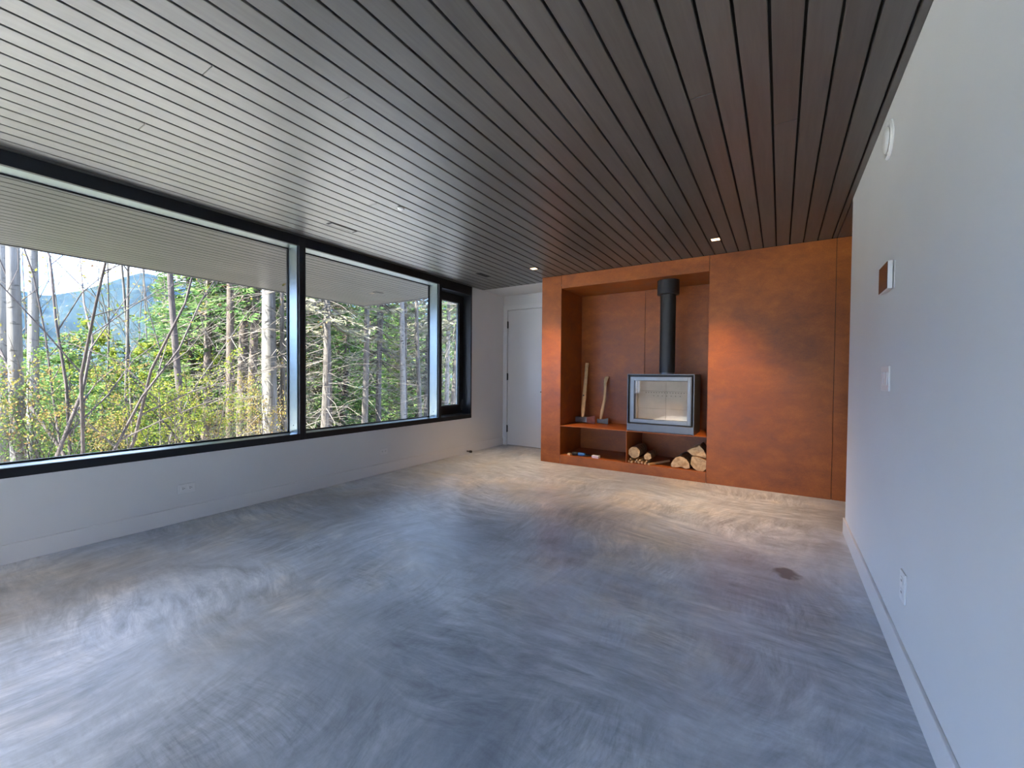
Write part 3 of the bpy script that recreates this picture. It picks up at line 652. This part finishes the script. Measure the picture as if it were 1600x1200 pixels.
# ------------------------------------------------------------------ wall fittings
def outlet_left(y, z, label):
    r_ = root('wall_outlet', (XL, y, z), label, 'outlet', 'outlets on the window wall')
    box('plate', XL, XL+0.006, y-0.062, y+0.062, z-0.039, z+0.039, M['plate'], r_, 0.002)
    for s in (-1, 1):
        so = box('socket', XL+0.006, XL+0.008, y+s*0.026-0.018, y+s*0.026+0.018, z-0.017, z+0.017, M['plate'], r_, 0.001)
        boxes('slot', [(XL+0.008, XL+0.0086, y+s*0.026-0.008, y+s*0.026+0.002, z+0.004, z+0.007), (XL+0.008, XL+0.0086, y+s*0.026-0.008, y+s*0.026+0.002, z-0.007, z-0.004), (XL+0.008, XL+0.0086, y+s*0.026+0.006, y+s*0.026+0.011, z-0.002, z+0.003)], M['slot'], so)
outlet_left(1.507, 0.285, 'white horizontal wall outlet under the wide window')
outlet_left(3.645, 0.286, 'white horizontal wall outlet under the window beside the casement')
def plate_right(name, y, z, wy, hz, label, cat, inserts):
    r_ = root(name, (XR, y, z), label, cat)
    box('plate', XR-0.007, XR, y-wy/2, y+wy/2, z-hz/2, z+hz/2, M['plate'], r_, 0.002)
    return r_
r_ = plate_right('light_switch', 2.92, 1.283, 0.19, 0.13, 'white rocker light switch plate on the right wall', 'switch', 0)
for s in (-1, 0, 1): box('rocker', XR-0.011, XR-0.007, 2.92+s*0.048-0.017, 2.92+s*0.048+0.017, 1.283-0.034, 1.283+0.034, M['plate'], r_, 0.001)
r_ = plate_right('wall_outlet', 2.445, 0.375, 0.085, 0.13, 'white upright wall outlet low on the right wall', 'outlet', 0)
for s in (-1, 1):
    so = box('socket', XR-0.009, XR-0.007, 2.445-0.017, 2.445+0.017, 0.375+s*0.026-0.016, 0.375+s*0.026+0.016, M['plate'], r_, 0.001)
    boxes('slot', [(XR-0.0096, XR-0.009, 2.445-0.007, 2.445-0.004, 0.375+s*0.026-0.003, 0.375+s*0.026+0.006), (XR-0.0096, XR-0.009, 2.445+0.004, 2.445+0.007, 0.375+s*0.026-0.003, 0.375+s*0.026+0.006)], M['slot'], so)
th = root('thermostat', (XR, 2.87, 1.80), 'thermostat with glossy brown face and white sides on the right wall', 'thermostat')
box('back_plate', XR-0.006, XR, 2.775, 2.985, 1.735, 1.875, M['plate'], th, 0.002)
box('body', XR-0.030, XR-0.010, 2.765, 2.975, 1.732, 1.872, M['plate'], th, 0.003)
box('mount', XR-0.010, XR-0.006, 2.80, 2.95, 1.75, 1.86, M['slot'], th)
box('screen', XR-0.0325, XR-0.030, 2.768, 2.972, 1.735, 1.869, M['reflection_glass'], th)
dv = root('round_vent', (XR, 2.985, 2.56), 'round white air vent high on the right wall', 'vent')
lathe('ring', [(0.100, 0), (0.100, -0.006), (0.090, -0.014), (0.078, -0.010), (0.076, -0.002)], M['plate'], dv, (XR, 2.985, 2.56), 'X', 40)
lathe('disc', [(0.058, -0.006), (0.068, -0.014), (0.060, -0.022), (0.02, -0.026)], M['plate'], dv, (XR, 2.985, 2.56), 'X', 40)
ds = root('door_stop', (XL+0.014, 5.35, 0.03), 'small black door stop at the foot of the window wall', 'door stop')
lathe('stem', [(0.009, 0), (0.009, 0.06)], M['black'], ds, (XL+0.014, 5.35, 0.035), 'X', 16)
lathe('bumper', [(0.018, 0.055), (0.020, 0.06), (0.020, 0.092), (0.016, 0.096)], M['black'], ds, (XL+0.014, 5.35, 0.035), 'X', 20)
# ------------------------------------------------------------------ outside: ground, mountains, forest
M['bark_brown'] = mat_bark('brown_conifer_bark', (0.026, 0.019, 0.015), (0.085, 0.066, 0.052), None, 1.2)
M['bark_grey'] = mat_bark('grey_conifer_bark', (0.0280, 0.0240, 0.0208), (0.0840, 0.0752, 0.0656), None, 1.2)
M['bark_aspen'] = mat_bark('pale_aspen_bark', (0.0713, 0.0660, 0.0600), (0.1237, 0.1177, 0.1095), (0.0188, 0.0165, 0.0150), 1.0)
M['bark_dark'] = mat_bark('dark_maple_bark', (0.0210, 0.0168, 0.0168), (0.0595, 0.0490, 0.0462), None, 1.5)
M['twig'] = mat_plain('grey_dead_twigs', (0.095, 0.082, 0.066), 0.9, 0, 0.3, 3, 0)
M['needle'] = mat_leaf('spruce_needles', [(0.2, (0.0239, 0.0532, 0.0160)), (0.5, (0.0599, 0.1130, 0.0346)), (0.8, (0.1330, 0.1928, 0.0665))], 0.25)
M['needle_lt'] = mat_leaf('young_fir_needles', [(0.2, (0.0331, 0.0709, 0.0208)), (0.5, (0.0756, 0.1370, 0.0378)), (0.8, (0.1418, 0.1985, 0.0614))], 0.3)
M['lichen'] = mat_leaf('lichen_grey_needles', [(0.2, (0.0656, 0.0656, 0.0438)), (0.5, (0.1269, 0.1225, 0.0831)), (0.8, (0.1837, 0.1750, 0.1269))], 0.2)
M['leaf_yg'] = mat_leaf('yellow_green_leaves', [(0.2, (0.0525, 0.0924, 0.0112)), (0.5, (0.1155, 0.1478, 0.0196)), (0.8, (0.1890, 0.1848, 0.0280))], 0.45)
M['leaf_g'] = mat_leaf('green_leaves', [(0.2, (0.0315, 0.0693, 0.0158)), (0.5, (0.0630, 0.1103, 0.0284)), (0.8, (0.1365, 0.1638, 0.0441))], 0.45)
M['leaf_o'] = mat_leaf('autumn_leaves', [(0.2, (0.0706, 0.0819, 0.0189)), (0.5, (0.1613, 0.1365, 0.0378)), (0.8, (0.1915, 0.1092, 0.0504))], 0.45)

def tri_mesh(name, v, f, smooth=False):
    v = np.asarray(v, np.float32).reshape(-1, 3); f = np.asarray(f, np.int32).reshape(-1, 3)
    me = bpy.data.meshes.new(name); me.vertices.add(len(v)); me.vertices.foreach_set('co', v.ravel())
    me.loops.add(f.size); me.loops.foreach_set('vertex_index', f.ravel())
    me.polygons.add(len(f)); me.polygons.foreach_set('loop_start', np.arange(0, f.size, 3, dtype=np.int32))
    me.polygons.foreach_set('loop_total', np.full(len(f), 3, np.int32))
    if smooth: me.polygons.foreach_set('use_smooth', np.ones(len(f), bool))
    me.update(); return me
class Tubes:
    def __init__(s): s.v = []; s.f = []; s.n = 0
    def add(s, pts, rad, sides=4):
        pts = np.asarray(pts, float); rad = np.asarray(rad, float); k = len(pts)
        t = np.gradient(pts, axis=0); t /= np.linalg.norm(t, axis=1)[:, None]+1e-9
        ref = np.array([1., 0, 0]) if abs(t[0, 2]) > 0.7 else np.array([0, 0, 1.])
        a = np.cross(t, ref); a /= np.linalg.norm(a, axis=1)[:, None]+1e-9; b = np.cross(t, a)
        an = np.arange(sides)*2*np.pi/sides
        ring = pts[:, None]+rad[:, None, None]*(a[:, None]*np.cos(an)[None, :, None]+b[:, None]*np.sin(an)[None, :, None])
        s.v.append(ring.reshape(-1, 3))
        i = np.arange(k-1)[:, None]*sides+np.arange(sides)[None]; j = np.arange(k-1)[:, None]*sides+(np.arange(sides)[None]+1) % sides
        q = np.stack([i, j, j+sides, i, j+sides, i+sides], -1).reshape(-1, 3)+s.n
        s.f.append(q); s.n += k*sides
    def mesh(s, name, smooth=True): return tri_mesh(name, np.concatenate(s.v), np.concatenate(s.f), smooth)
def diamonds(name, p, d, l, w, rs):
    """leaf or needle sprays: p start, d unit direction, l length, w half width"""
    n = len(p); r = rs.normal(size=(n, 3)); s = np.cross(d, r); s /= np.linalg.norm(s, axis=1)[:, None]+1e-9
    l = np.broadcast_to(l, n)[:, None]; w = np.broadcast_to(w, n)[:, None]
    v = np.stack([p, p+d*l*0.5+s*w, p+d*l, p+d*l*0.5-s*w], 1).reshape(-1, 3)
    b = np.arange(n)[:, None]*4
    f = np.concatenate([b+np.array([[0, 1, 2]]), b+np.array([[0, 2, 3]])], 1).reshape(-1, 3)
    return tri_mesh(name, v, f)
def unit(v): return v/(np.linalg.norm(v, axis=-1, keepdims=True)+1e-9)

def conifer(seed, h, rb, dead0, live0, rad, n_live=5, n_dead=4, step=0.33, spray=1.0, bark='bark_brown', needle='needle', curve=0.15, lichen=False):
    """returns [(part, mesh, material)]: trunk, dead branches, branches, needles"""
    rs = np.random.RandomState(seed); z = np.linspace(-1.2, h, 16)
    sway = np.stack([curve*np.sin(z*0.35+rs.rand()*6), curve*np.cos(z*0.28+rs.rand()*6)], 1); sway -= sway[1]
    tr = np.column_stack([sway, z]); T_ = Tubes(); T_.add(tr, rb*np.clip(1-0.93*(z/h), 0.06, 1.1), 9)
    cx = lambda q: np.array([np.interp(q, z, sway[:, 0]), np.interp(q, z, sway[:, 1]), q])
    parts = [('trunk', T_.mesh('trunk'), M[bark])]
    D_ = Tubes()
    q = dead0
    while q < live0+ (h-live0)*0.15 and n_dead:
        for _ in range(rs.poisson(n_dead)):
            a = rs.rand()*6.283; ln = rs.uniform(0.5, 1.9)*min(1, rad); dr = rs.uniform(-0.5, 0.25)
            o = cx(q); d = np.array([math.cos(a), math.sin(a), dr]); e = o+d*ln+np.array([0, 0, -0.12*ln]); m_ = o+d*ln*0.5+rs.normal(size=3)*0.04
            D_.add([o, m_, e], [0.008, 0.005, 0.002], 3)
            for _k in range(rs.randint(2, 6)):
                t = rs.uniform(0.3, 1); s0 = o+(e-o)*t; dd = unit(d*0.5+rs.normal(size=3)*0.6); D_.add([s0, s0+dd*rs.uniform(.15, .5)], [0.003, 0.0012], 3)
        q += step
    if D_.n: parts.append(('dead_branches', D_.mesh('dead_branches', False), M['twig']))
    B_ = Tubes(); P, Dv, Ln, W = [], [], [], []
    q = live0
    while q < h-0.1:
        t_ = (q-live0)/(h-live0); R_ = rad*(1-t_)**0.75+0.12
        for k_ in range(rs.poisson(n_live)+1):
            a = rs.rand()*6.283; ln = R_*rs.uniform(0.6, 1.1); o = cx(q+rs.uniform(-.1, .1)); dr = rs.uniform(-0.35, 0.0)+0.35*t_
            d = np.array([math.cos(a), math.sin(a), dr]); ts = np.array([0, .35, .7, 1.0])
            pts = o+ts[:, None]*d*ln+np.array([0, 0, 1.])*(-0.22*ln*np.sin(ts*2.2))[:, None]+(ts**3*0.14*ln)[:, None]*np.array([0, 0, 1.])
            B_.add(pts, [0.014*R_+.004, 0.010*R_+.003, .005, .002], 3)
            m = int((9+ln*17)*spray); t = rs.uniform(0.12, 1.0, m); p = np.stack([np.interp(t, ts, pts[:, i]) for i in range(3)], 1)
            side = np.array([-math.sin(a), math.cos(a), 0.0])*rs.choice([-1, 1], m)[:, None]
            dd = unit(np.array([math.cos(a), math.sin(a), 0])*0.75+side*rs.uniform(.2, 1.1, m)[:, None]+rs.normal(size=(m, 3))*0.22+np.array([0, 0, -0.22]))
            P.append(p); Dv.append(dd); Ln.append(rs.uniform(.12, .34, m)*(1.15-t*0.5)*min(1.3, .55+.35*R_)); W.append(rs.uniform(.012, .030, m))
        q += step*(1-0.35*t_)
    parts.append(('branches', B_.mesh('branches', False), M[bark]))
    P, Dv, Ln, W = map(np.concatenate, (P, Dv, Ln, W))
    parts.append(('needles', diamonds('needles', P, Dv, Ln, W, rs), M['lichen' if lichen else needle]))
    return parts

def broadleaf(seed, h, rb, stems=1, spread=0.5, levels=3, leaves=900, leaf=0.05, bark='bark_dark', lmat='leaf_g', first=0.25, lean=(0, 0), wander=0.10):
    rs = np.random.RandomState(seed); T_ = Tubes(); B_ = Tubes(); tips = []
    def grow(o, d, ln, r, lev):
        k = 6 if lev == 0 else 4; pts = [o]; dd = d
        for i in range(k):
            dd = unit(dd+rs.normal(size=3)*(wander if lev == 0 else 0.24)+np.array([0, 0, 0.06 if lev else 0.02])); pts.append(pts[-1]+dd*ln/k)
        pts = np.array(pts); rr = np.linspace(r, r*(0.25 if lev == 0 else 0.18), k+1)
        (T_ if lev == 0 else B_).add(pts, rr, 7 if lev == 0 else (5 if lev == 1 else 3))
        if lev >= levels-1: tips.append(pts)
        if lev < levels:
            nb = rs.randint(5, 8) if lev == 0 else rs.randint(3, 5)
            for t in np.sort(rs.uniform(first if lev == 0 else .25, 0.98, nb)):
                p = np.array([np.interp(t*k, np.arange(k+1), pts[:, i]) for i in range(3)]); a = rs.rand()*6.283
                nd = unit(dd*0.75+np.array([math.cos(a), math.sin(a), rs.uniform(-.05, .35)])*spread*1.5)
                grow(p, nd, ln*rs.uniform(.32, .58)*(1.1-0.5*t), np.interp(t*k, np.arange(k+1), rr)*0.6, lev+1)
    for s in range(stems):
        a = rs.rand()*6.283; off = 0.10*math.sqrt(s)
        d = unit(np.array([lean[0]+(0.22*math.cos(a) if stems > 1 else 0), lean[1]+(0.22*math.sin(a) if stems > 1 else 0), 1.0]))
        grow(np.array([off*math.cos(a), off*math.sin(a), -0.6]), d, (h+.6)*rs.uniform(.8, 1.0), rb*rs.uniform(.7, 1), 0)
    parts = [('trunk', T_.mesh('trunk'), M[bark])]
    if B_.n: parts.append(('branches', B_.mesh('branches'), M[bark]))
    if leaves:
        P = []; 
        for i in rs.randint(0, len(tips), leaves): 
            q = tips[i]; u = rs.uniform(0.15, 1)*(len(q)-1); j = min(int(u), len(q)-2); P.append(q[j]+(q[j+1]-q[j])*(u-j))
        P = np.array(P)+rs.normal(size=(leaves, 3))*0.045; D = unit(rs.normal(size=(leaves, 3))+np.array([0, 0, -.3]))
        parts.append(('leaves', diamonds('leaves', P, D, rs.uniform(.7, 1.4, leaves)*leaf*1.5, rs.uniform(.7, 1.3, leaves)*leaf*0.55, rs), M[lmat]))
    return parts

def zg(x, y):
    s = max(0.0, -x-10.0)
    z = -0.35 - (0.27*s if s < 120 else 32.4+0.10*(s-120))
    return z+0.35*math.sin(x*0.21+1)*math.sin(y*0.17) if s > 2 else z
def spot(px, dist):
    d = Vector((_R.x, _R.y, 0)).normalized()*((px-800)/F_PX)+Vector((_F.x, _F.y, 0)).normalized()
    d.normalize(); return (d.x*dist, d.y*dist)
def seen(px, dist):
    side = 'the left half of the wide window' if px < 235 else 'the right half of the wide window' if px < 463 else 'the second window' if px < 675 else 'the casement'
    return ('near the front, seen through ' if dist < 21 else 'farther back, seen through ' if dist < 33 else 'deep in the wood, seen through ')+side
def plant(name, parts, px, dist, label, cat='tree', group=None, rz=0.0, sc=1.0, dz=0.0, tilt=(0, 0)):
    x, y = spot(px, dist)
    r_ = root(name, (x, y, zg(x, y)+dz), label, cat, group); r_.rotation_euler = (tilt[0], tilt[1], rz); r_.scale = (sc, sc, sc)
    for (pn, me, mt) in parts:
        if not me.materials: me.materials.append(mt)
        o = bpy.data.objects.new(pn, me); COL.objects.link(o); o.parent = r_
        if pn in ('needles', 'leaves', 'dead_branches', 'branches'): o['kind'] = 'stuff'
    return r_

# ground
gx = np.concatenate([np.linspace(-900, -140, 20), np.linspace(-130, 40, 86)]); gy = np.linspace(-200, 420, 156)
vv = [(x, y, zg(x, y) if x < XL-WT-0.02 else -0.35) for x in gx for y in gy]; ny = len(gy)
ff = []
for i in range(len(gx)-1):
    for j in range(ny-1): a = i*ny+j; ff += [(a, a+ny, a+ny+1), (a, a+ny+1, a+1)]
def mat_ground():
    m, n, o = new_mat('forest_floor'); v = wcoords(n)
    f = noise(n, v, 0.9, 8, 0.65)
    c = ramp(n, f, [(0.3, (0.07, 0.065, 0.04)), (0.5, (0.14, 0.125, 0.08)), (0.7, (0.12, 0.15, 0.06))])
    principled(n, o, c, 0.95, 0, bump(n, f, 0.5, 0.1), 0.1); return m
tag(link('ground', tri_mesh('ground', vv, ff, True), mat_ground()), 'forest floor sloping down away from the house', 'ground', kind='structure')

def mat_gravel():
    m, n, o = new_mat('pale_bounce_gravel'); v = wcoords(n)
    f = noise(n, v, 30, 6, 0.7)
    principled(n, o, ramp(n, f, [(0.3, (0.40, 0.39, 0.37)), (0.7, (0.60, 0.59, 0.57))]), 0.95, 0, bump(n, f, 0.6, 0.02), 0.1); return m
tag(box('bounce_gravel', -10.2, XL-WT-0.01, -22, 16, -0.45, -0.30, mat_gravel()), 'unseen pale gravel added under the windows to bounce light indoors', 'gravel', kind='structure')  # out of view; added pale so sunlit ground throws light onto the ceiling
# mountains across the valley
prof = [(-900, 440), (-400, 430), (-100, 440), (20, 450), (70, 462), (120, 455), (180, 437), (222, 424), (260, 430), (300, 446), (350, 455), (430, 470), (800, 470), (1200, 470)]
def elev(px, py):
    d = _R*((px-800)/F_PX)-_U*((py-600)/F_PX)+_F; return d.z/math.hypot(d.x, d.y), math.atan2(-d.x, d.y)
pe = [elev(*p) for p in prof]; th_ = np.array([p[1] for p in pe]); el_ = np.array([p[0] for p in pe]); o_ = np.argsort(th_); th_, el_ = th_[o_], el_[o_]
def ridge(th): return np.interp(th, th_, el_)
rsn = np.random.RandomState(5); ph = rsn.rand(12)*6.28
nt_, nr_ = 300, 40
TH = np.linspace(math.radians(5), math.radians(150), nt_); RR = np.linspace(900, 4200, nr_)
vv = []
for t in TH:
    hr = ridge(t)*3600
    for r in RR:
        s = (r-900)/2700
        k = min(1, s)**1.15 if s <= 1 else max(0.3, 1-(s-1)*2)
        n_ = sum(math.sin(t*f_*9+ph[i]+r*0.0011*(i % 3-1)*f_)/f_ for i, f_ in enumerate((3, 5, 8, 13, 21, 34)))
        z = -220+(hr+220+EYE)*k+n_*55*min(1, s*1.6)*(1 if s < .93 else 0.25)
        vv.append((-math.sin(t)*r, math.cos(t)*r, z))
ff = []
for i in range(nt_-1):
    for j in range(nr_-1): a = i*nr_+j; ff += [(a, a+1, a+nr_+1), (a, a+nr_+1, a+nr_)]
def mat_mountain():
    m, n, o = new_mat('forested_mountain'); v = wcoords(n)
    f = noise(n, v, 0.006, 9, 0.7)
    c = ramp(n, f, [(0.35, (0.0063, 0.0105, 0.0105)), (0.55, (0.0123, 0.0192, 0.0175)), (0.72, (0.0262, 0.0315, 0.0297))])
    principled(n, o, c, 1.0, 0, None, 0.0); return m
tag(link('mountain', tri_mesh('mountain', vv, ff, True), mat_mountain()), 'blue forested mountain ridge across the valley', 'mountain', kind='structure')
# valley haze: a real scattering volume between the forest and the ridge
HAZE = 0.000018
m, n, o = new_mat('valley_haze'); sc_ = n.nodes.new('ShaderNodeVolumeScatter'); sc_.inputs['Density'].default_value = HAZE; sc_.inputs['Color'].default_value = (0.14, 0.38, 1.0, 1)
L(n, sc_.outputs[0], o.inputs['Volume'])
hz = boxes('valley_haze', [(-4600, -450, -1500, 4600, -400, 1500)], m); tag(hz, 'thin blue haze hanging in the valley before the mountain', 'haze', kind='stuff')

# prototypes
C_live = [conifer(11+i, 15+i, .13, 1.0, 3.2+i, 2.0, 6, 3, .33, 1.4) for i in range(2)]
C_lich = [conifer(21+i, 14+2*i, .10, 0.6, 2.6, 1.5, 4, 6, .32, 1.1, 'bark_grey', lichen=True) for i in range(2)]
C_bare = [conifer(31+i, 16, .10, 1.0, 9.5, 1.3, 3, 5, .40, .9, 'bark_grey' if i else 'bark_brown') for i in range(3)]
C_low = [conifer(41+i, 10, .10, 0.5, 1.5, 1.8, 5, 2, .32, 1.4, needle=('needle', 'needle_lt')[i]) for i in range(2)]
C_young = [conifer(51+i, 5.5, .06, 0.2, 0.3, 1.35, 5, 0, .24, 1.25, 'bark_grey', 'needle_lt', 0.03) for i in range(2)]
B_asp = [broadleaf(61+i, 6.5, .06, 1, .55, 3, 6500, .042, 'bark_grey', ('leaf_yg', 'leaf_g')[i], .25) for i in range(2)]
B_shr = [broadleaf(71+i, 3.0, .022, 5, .5, 2, 1500, .035, 'bark_dark', ('leaf_g', 'leaf_o', 'leaf_yg')[i], .2) for i in range(3)]
B_map = [broadleaf(81+i, 7.0, .032, 3, .5, 3, 420, .034, 'bark_dark', 'leaf_o', .2, (0, 0), .17) for i in range(2)]
B_pole = [broadleaf(91+i, 15, .055, 1, .3, 2, 260, .04, 'bark_grey', 'leaf_o', .3, (0, 0), .03) for i in range(2)]

rnd = random.Random(77)
# --- foreground individuals, left to right
def aspen_tall(seed, rb, lean=(0, 0)): return broadleaf(seed, 16, rb, 1, .35, 2, 300, .05, 'bark_aspen', 'leaf_o', .45, lean, .012)
plant('aspen', aspen_tall(101, .125, (0.004, 0)), 28, 9.6, 'pale aspen trunk at the left edge of the wide window')
plant('aspen', aspen_tall(102, .16), -2, 11.5, 'shaded aspen trunk at the very edge behind the pale one')
plant('aspen', aspen_tall(103, .14, (-0.01, 0.01)), 44, 13.0, 'greyish aspen trunk leaning just behind the leftmost pale trunk')
plant('young_maple', B_map[0], 100, 8.6, 'bare forked young maple with dark branches and few yellow leaves', group='young maples', rz=0.6, sc=.95)
plant('young_maple', B_map[1], 150, 9.6, 'second thin dark maple with sparse leaves right of the forked one', group='young maples', rz=2.2)
plant('young_maple', broadleaf(83, 6.0, .024, 3, .55, 3, 300, .03, 'bark_dark', 'leaf_o', .2, (0, 0), .18), 62, 10.5, 'thin many-stemmed maple right behind the leftmost pale trunk', group='young maples', rz=1.1)
plant('young_maple', broadleaf(84, 5.5, .022, 3, .6, 3, 380, .03, 'bark_grey', 'leaf_yg', .2, (0, 0), .16), 240, 10.5, 'thin yellow-leafed maple between the pole trunks and the bent pine', group='young maples', rz=2.1)
plant('slender_poplar', B_pole[0], 197, 15, 'slender pale pole trunk before the mountain', group='thin pole trunks', rz=1.0)
plant('slender_poplar', B_pole[1], 211, 17, 'thinner dark pole trunk beside the slender pale one', group='thin pole trunks', rz=3.0)
plant('pine', conifer(111, 15, .072, 3, 6.2, 1.5, 2, 1.0, .5, .9, 'bark_dark', curve=.22), 291, 11.5, 'slightly bent dark pine trunk with tufts of needles near the soffit')
plant('pine', conifer(112, 17, .11, 1.5, 6.5, 1.8, 3, 3, .4, 1.0, 'bark_brown', curve=.05), 359, 13.0, 'straight brown pine trunk right of the bent dark one')
plant('aspen', aspen_tall(104, .16, (0.004, 0)), 423, 9.4, 'thick pale aspen trunk close to the window mullion')
plant('dead_spruce', conifer(113, 12, .05, .5, 9.5, .8, 3, 9, .25, .6, 'bark_grey', lichen=True), 443, 9.5, 'dead spruce with curled grey twigs beside the thick aspen')
plant('spruce', conifer(114, 15, .10, .5, 3.0, 1.7, 4, 7, .30, 1.1, 'bark_grey', lichen=True), 506, 11.5, 'lichen covered spruce right of the mullion')
plant('pine', conifer(115, 17, .09, 1.0, 9.0, 1.6, 4, 5, .34, 1.0, 'bark_grey', curve=.12), 569, 12.5, 'pale barked pine under the corner of the soffit')
plant('pine', conifer(116, 17, .06, 1.0, 8.0, 1.2, 4, 2, .4, .8, 'bark_grey', curve=.04), 593, 15, 'thin straight pine right of the pale barked one')
plant('aspen', aspen_tall(105, .10, (-0.01, 0)), 631, 13.0, 'slim pale aspen in the second window')
plant('pine', conifer(117, 16, .075, 1.0, 8.0, 1.4, 4, 4, .36, .9, 'bark_grey', curve=.1), 657, 14.5, 'slim grey pine nearest the silver window reveal')
plant('spruce', conifer(118, 14, .085, .5, 3.0, 1.2, 4, 6, .32, 1.0, 'bark_grey', lichen=True), 706, 12.5, 'lichen grey spruce seen through the casement')
plant('aspen', aspen_tall(106, .09), 697, 13.6, 'pale slim aspen seen through the casement')
# --- forest stand behind
for i in range(46):
    px = 300+i*11.0+rnd.uniform(-6, 6); dist = rnd.choice((15, 18, 21, 25, 30, 36, 42))+rnd.uniform(-1.5, 1.5)
    pr, nm, lb = rnd.choice([(C_live, 'spruce', 'green forest spruce'), (C_lich, 'spruce', 'lichen-grey forest spruce'), (C_bare, 'pine', 'bare-trunked forest pine'), (C_bare, 'pine', 'bare-trunked forest pine')])
    me_ = rnd.choice(pr); rz_, sc_ = rnd.uniform(0, 6.28), rnd.uniform(.85, 1.15)
    if 672 < px < 735 and dist < 33: continue
    lb = lb+' '+seen(px, dist); plant(nm, me_, px, dist, lb, group=lb, rz=rz_, sc=sc_)
for i in range(34):
    px = 310+i*14+rnd.uniform(-10, 10); dist = rnd.uniform(18, 32); me_ = rnd.choice(C_low); rz_, sc_ = rnd.uniform(0, 6.28), rnd.uniform(.8, 1.1)
    if 665 < px < 735 and dist < 27: continue
    lb = 'low-branched spruce '+seen(px, dist); plant('spruce', me_, px, dist, lb, group=lb, rz=rz_, sc=sc_)
for i in range(30):
    px = 250+i*17+rnd.uniform(-8, 8); dist = rnd.uniform(44, 70)
    lb = 'distant dark spruce '+seen(px, dist); plant('spruce', rnd.choice(C_low), px, dist, lb, group=lb, rz=rnd.uniform(0, 6.28), sc=rnd.uniform(1.7, 2.3))
# --- valley side on the left: young firs, yellowing aspens, shrubs
for i in range(26):
    px = -120+i*17+rnd.uniform(-9, 9); dist = rnd.uniform(13, 26); lb = 'young green fir '+seen(px, dist)
    plant('young_fir', rnd.choice(C_young), px, dist, lb, group=lb, rz=rnd.uniform(0, 6.28), sc=rnd.uniform(.65, 1.0)*(dist/19))
for px, dist, sc, k_ in ((235, 20, .95, 0), (262, 22, .98, 0), (205, 18, .68, 0), (330, 20, .85, 0), (150, 20, .70, 1), (305, 22, .72, 0), (110, 24, .75, 1), (-40, 20, .8, 1), (30, 22, .72, 1), (275, 16, .5, 1)):
    lb = ('yellow-green leafy young aspen ', 'green leafy young aspen ')[k_]+seen(px, dist); plant('young_aspen', B_asp[k_], px, dist, lb, group=lb, rz=rnd.uniform(0, 6.28), sc=sc)
for i in range(20):
    px = -100+i*27+rnd.uniform(-8, 8); k_ = rnd.choice((0, 0, 1, 2)); dist = rnd.uniform(9, 15)
    lb = ('green leafed shrub ', 'orange-yellow leafed shrub ', 'yellow-green leafed shrub ')[k_]+seen(px, dist)
    plant('shrub', B_shr[k_], px, dist, lb, 'shrub', lb, rnd.uniform(0, 6.28), rnd.uniform(.45, .72))
for i in range(9):
    px = 20+i*38+rnd.uniform(-12, 12); dist = rnd.uniform(18, 28); lb = 'thin bare pole trunk '+seen(px, dist)
    plant('slender_poplar', rnd.choice(B_pole), px, dist, lb, group=lb, rz=rnd.uniform(0, 6.28), sc=rnd.uniform(.7, 1.0))
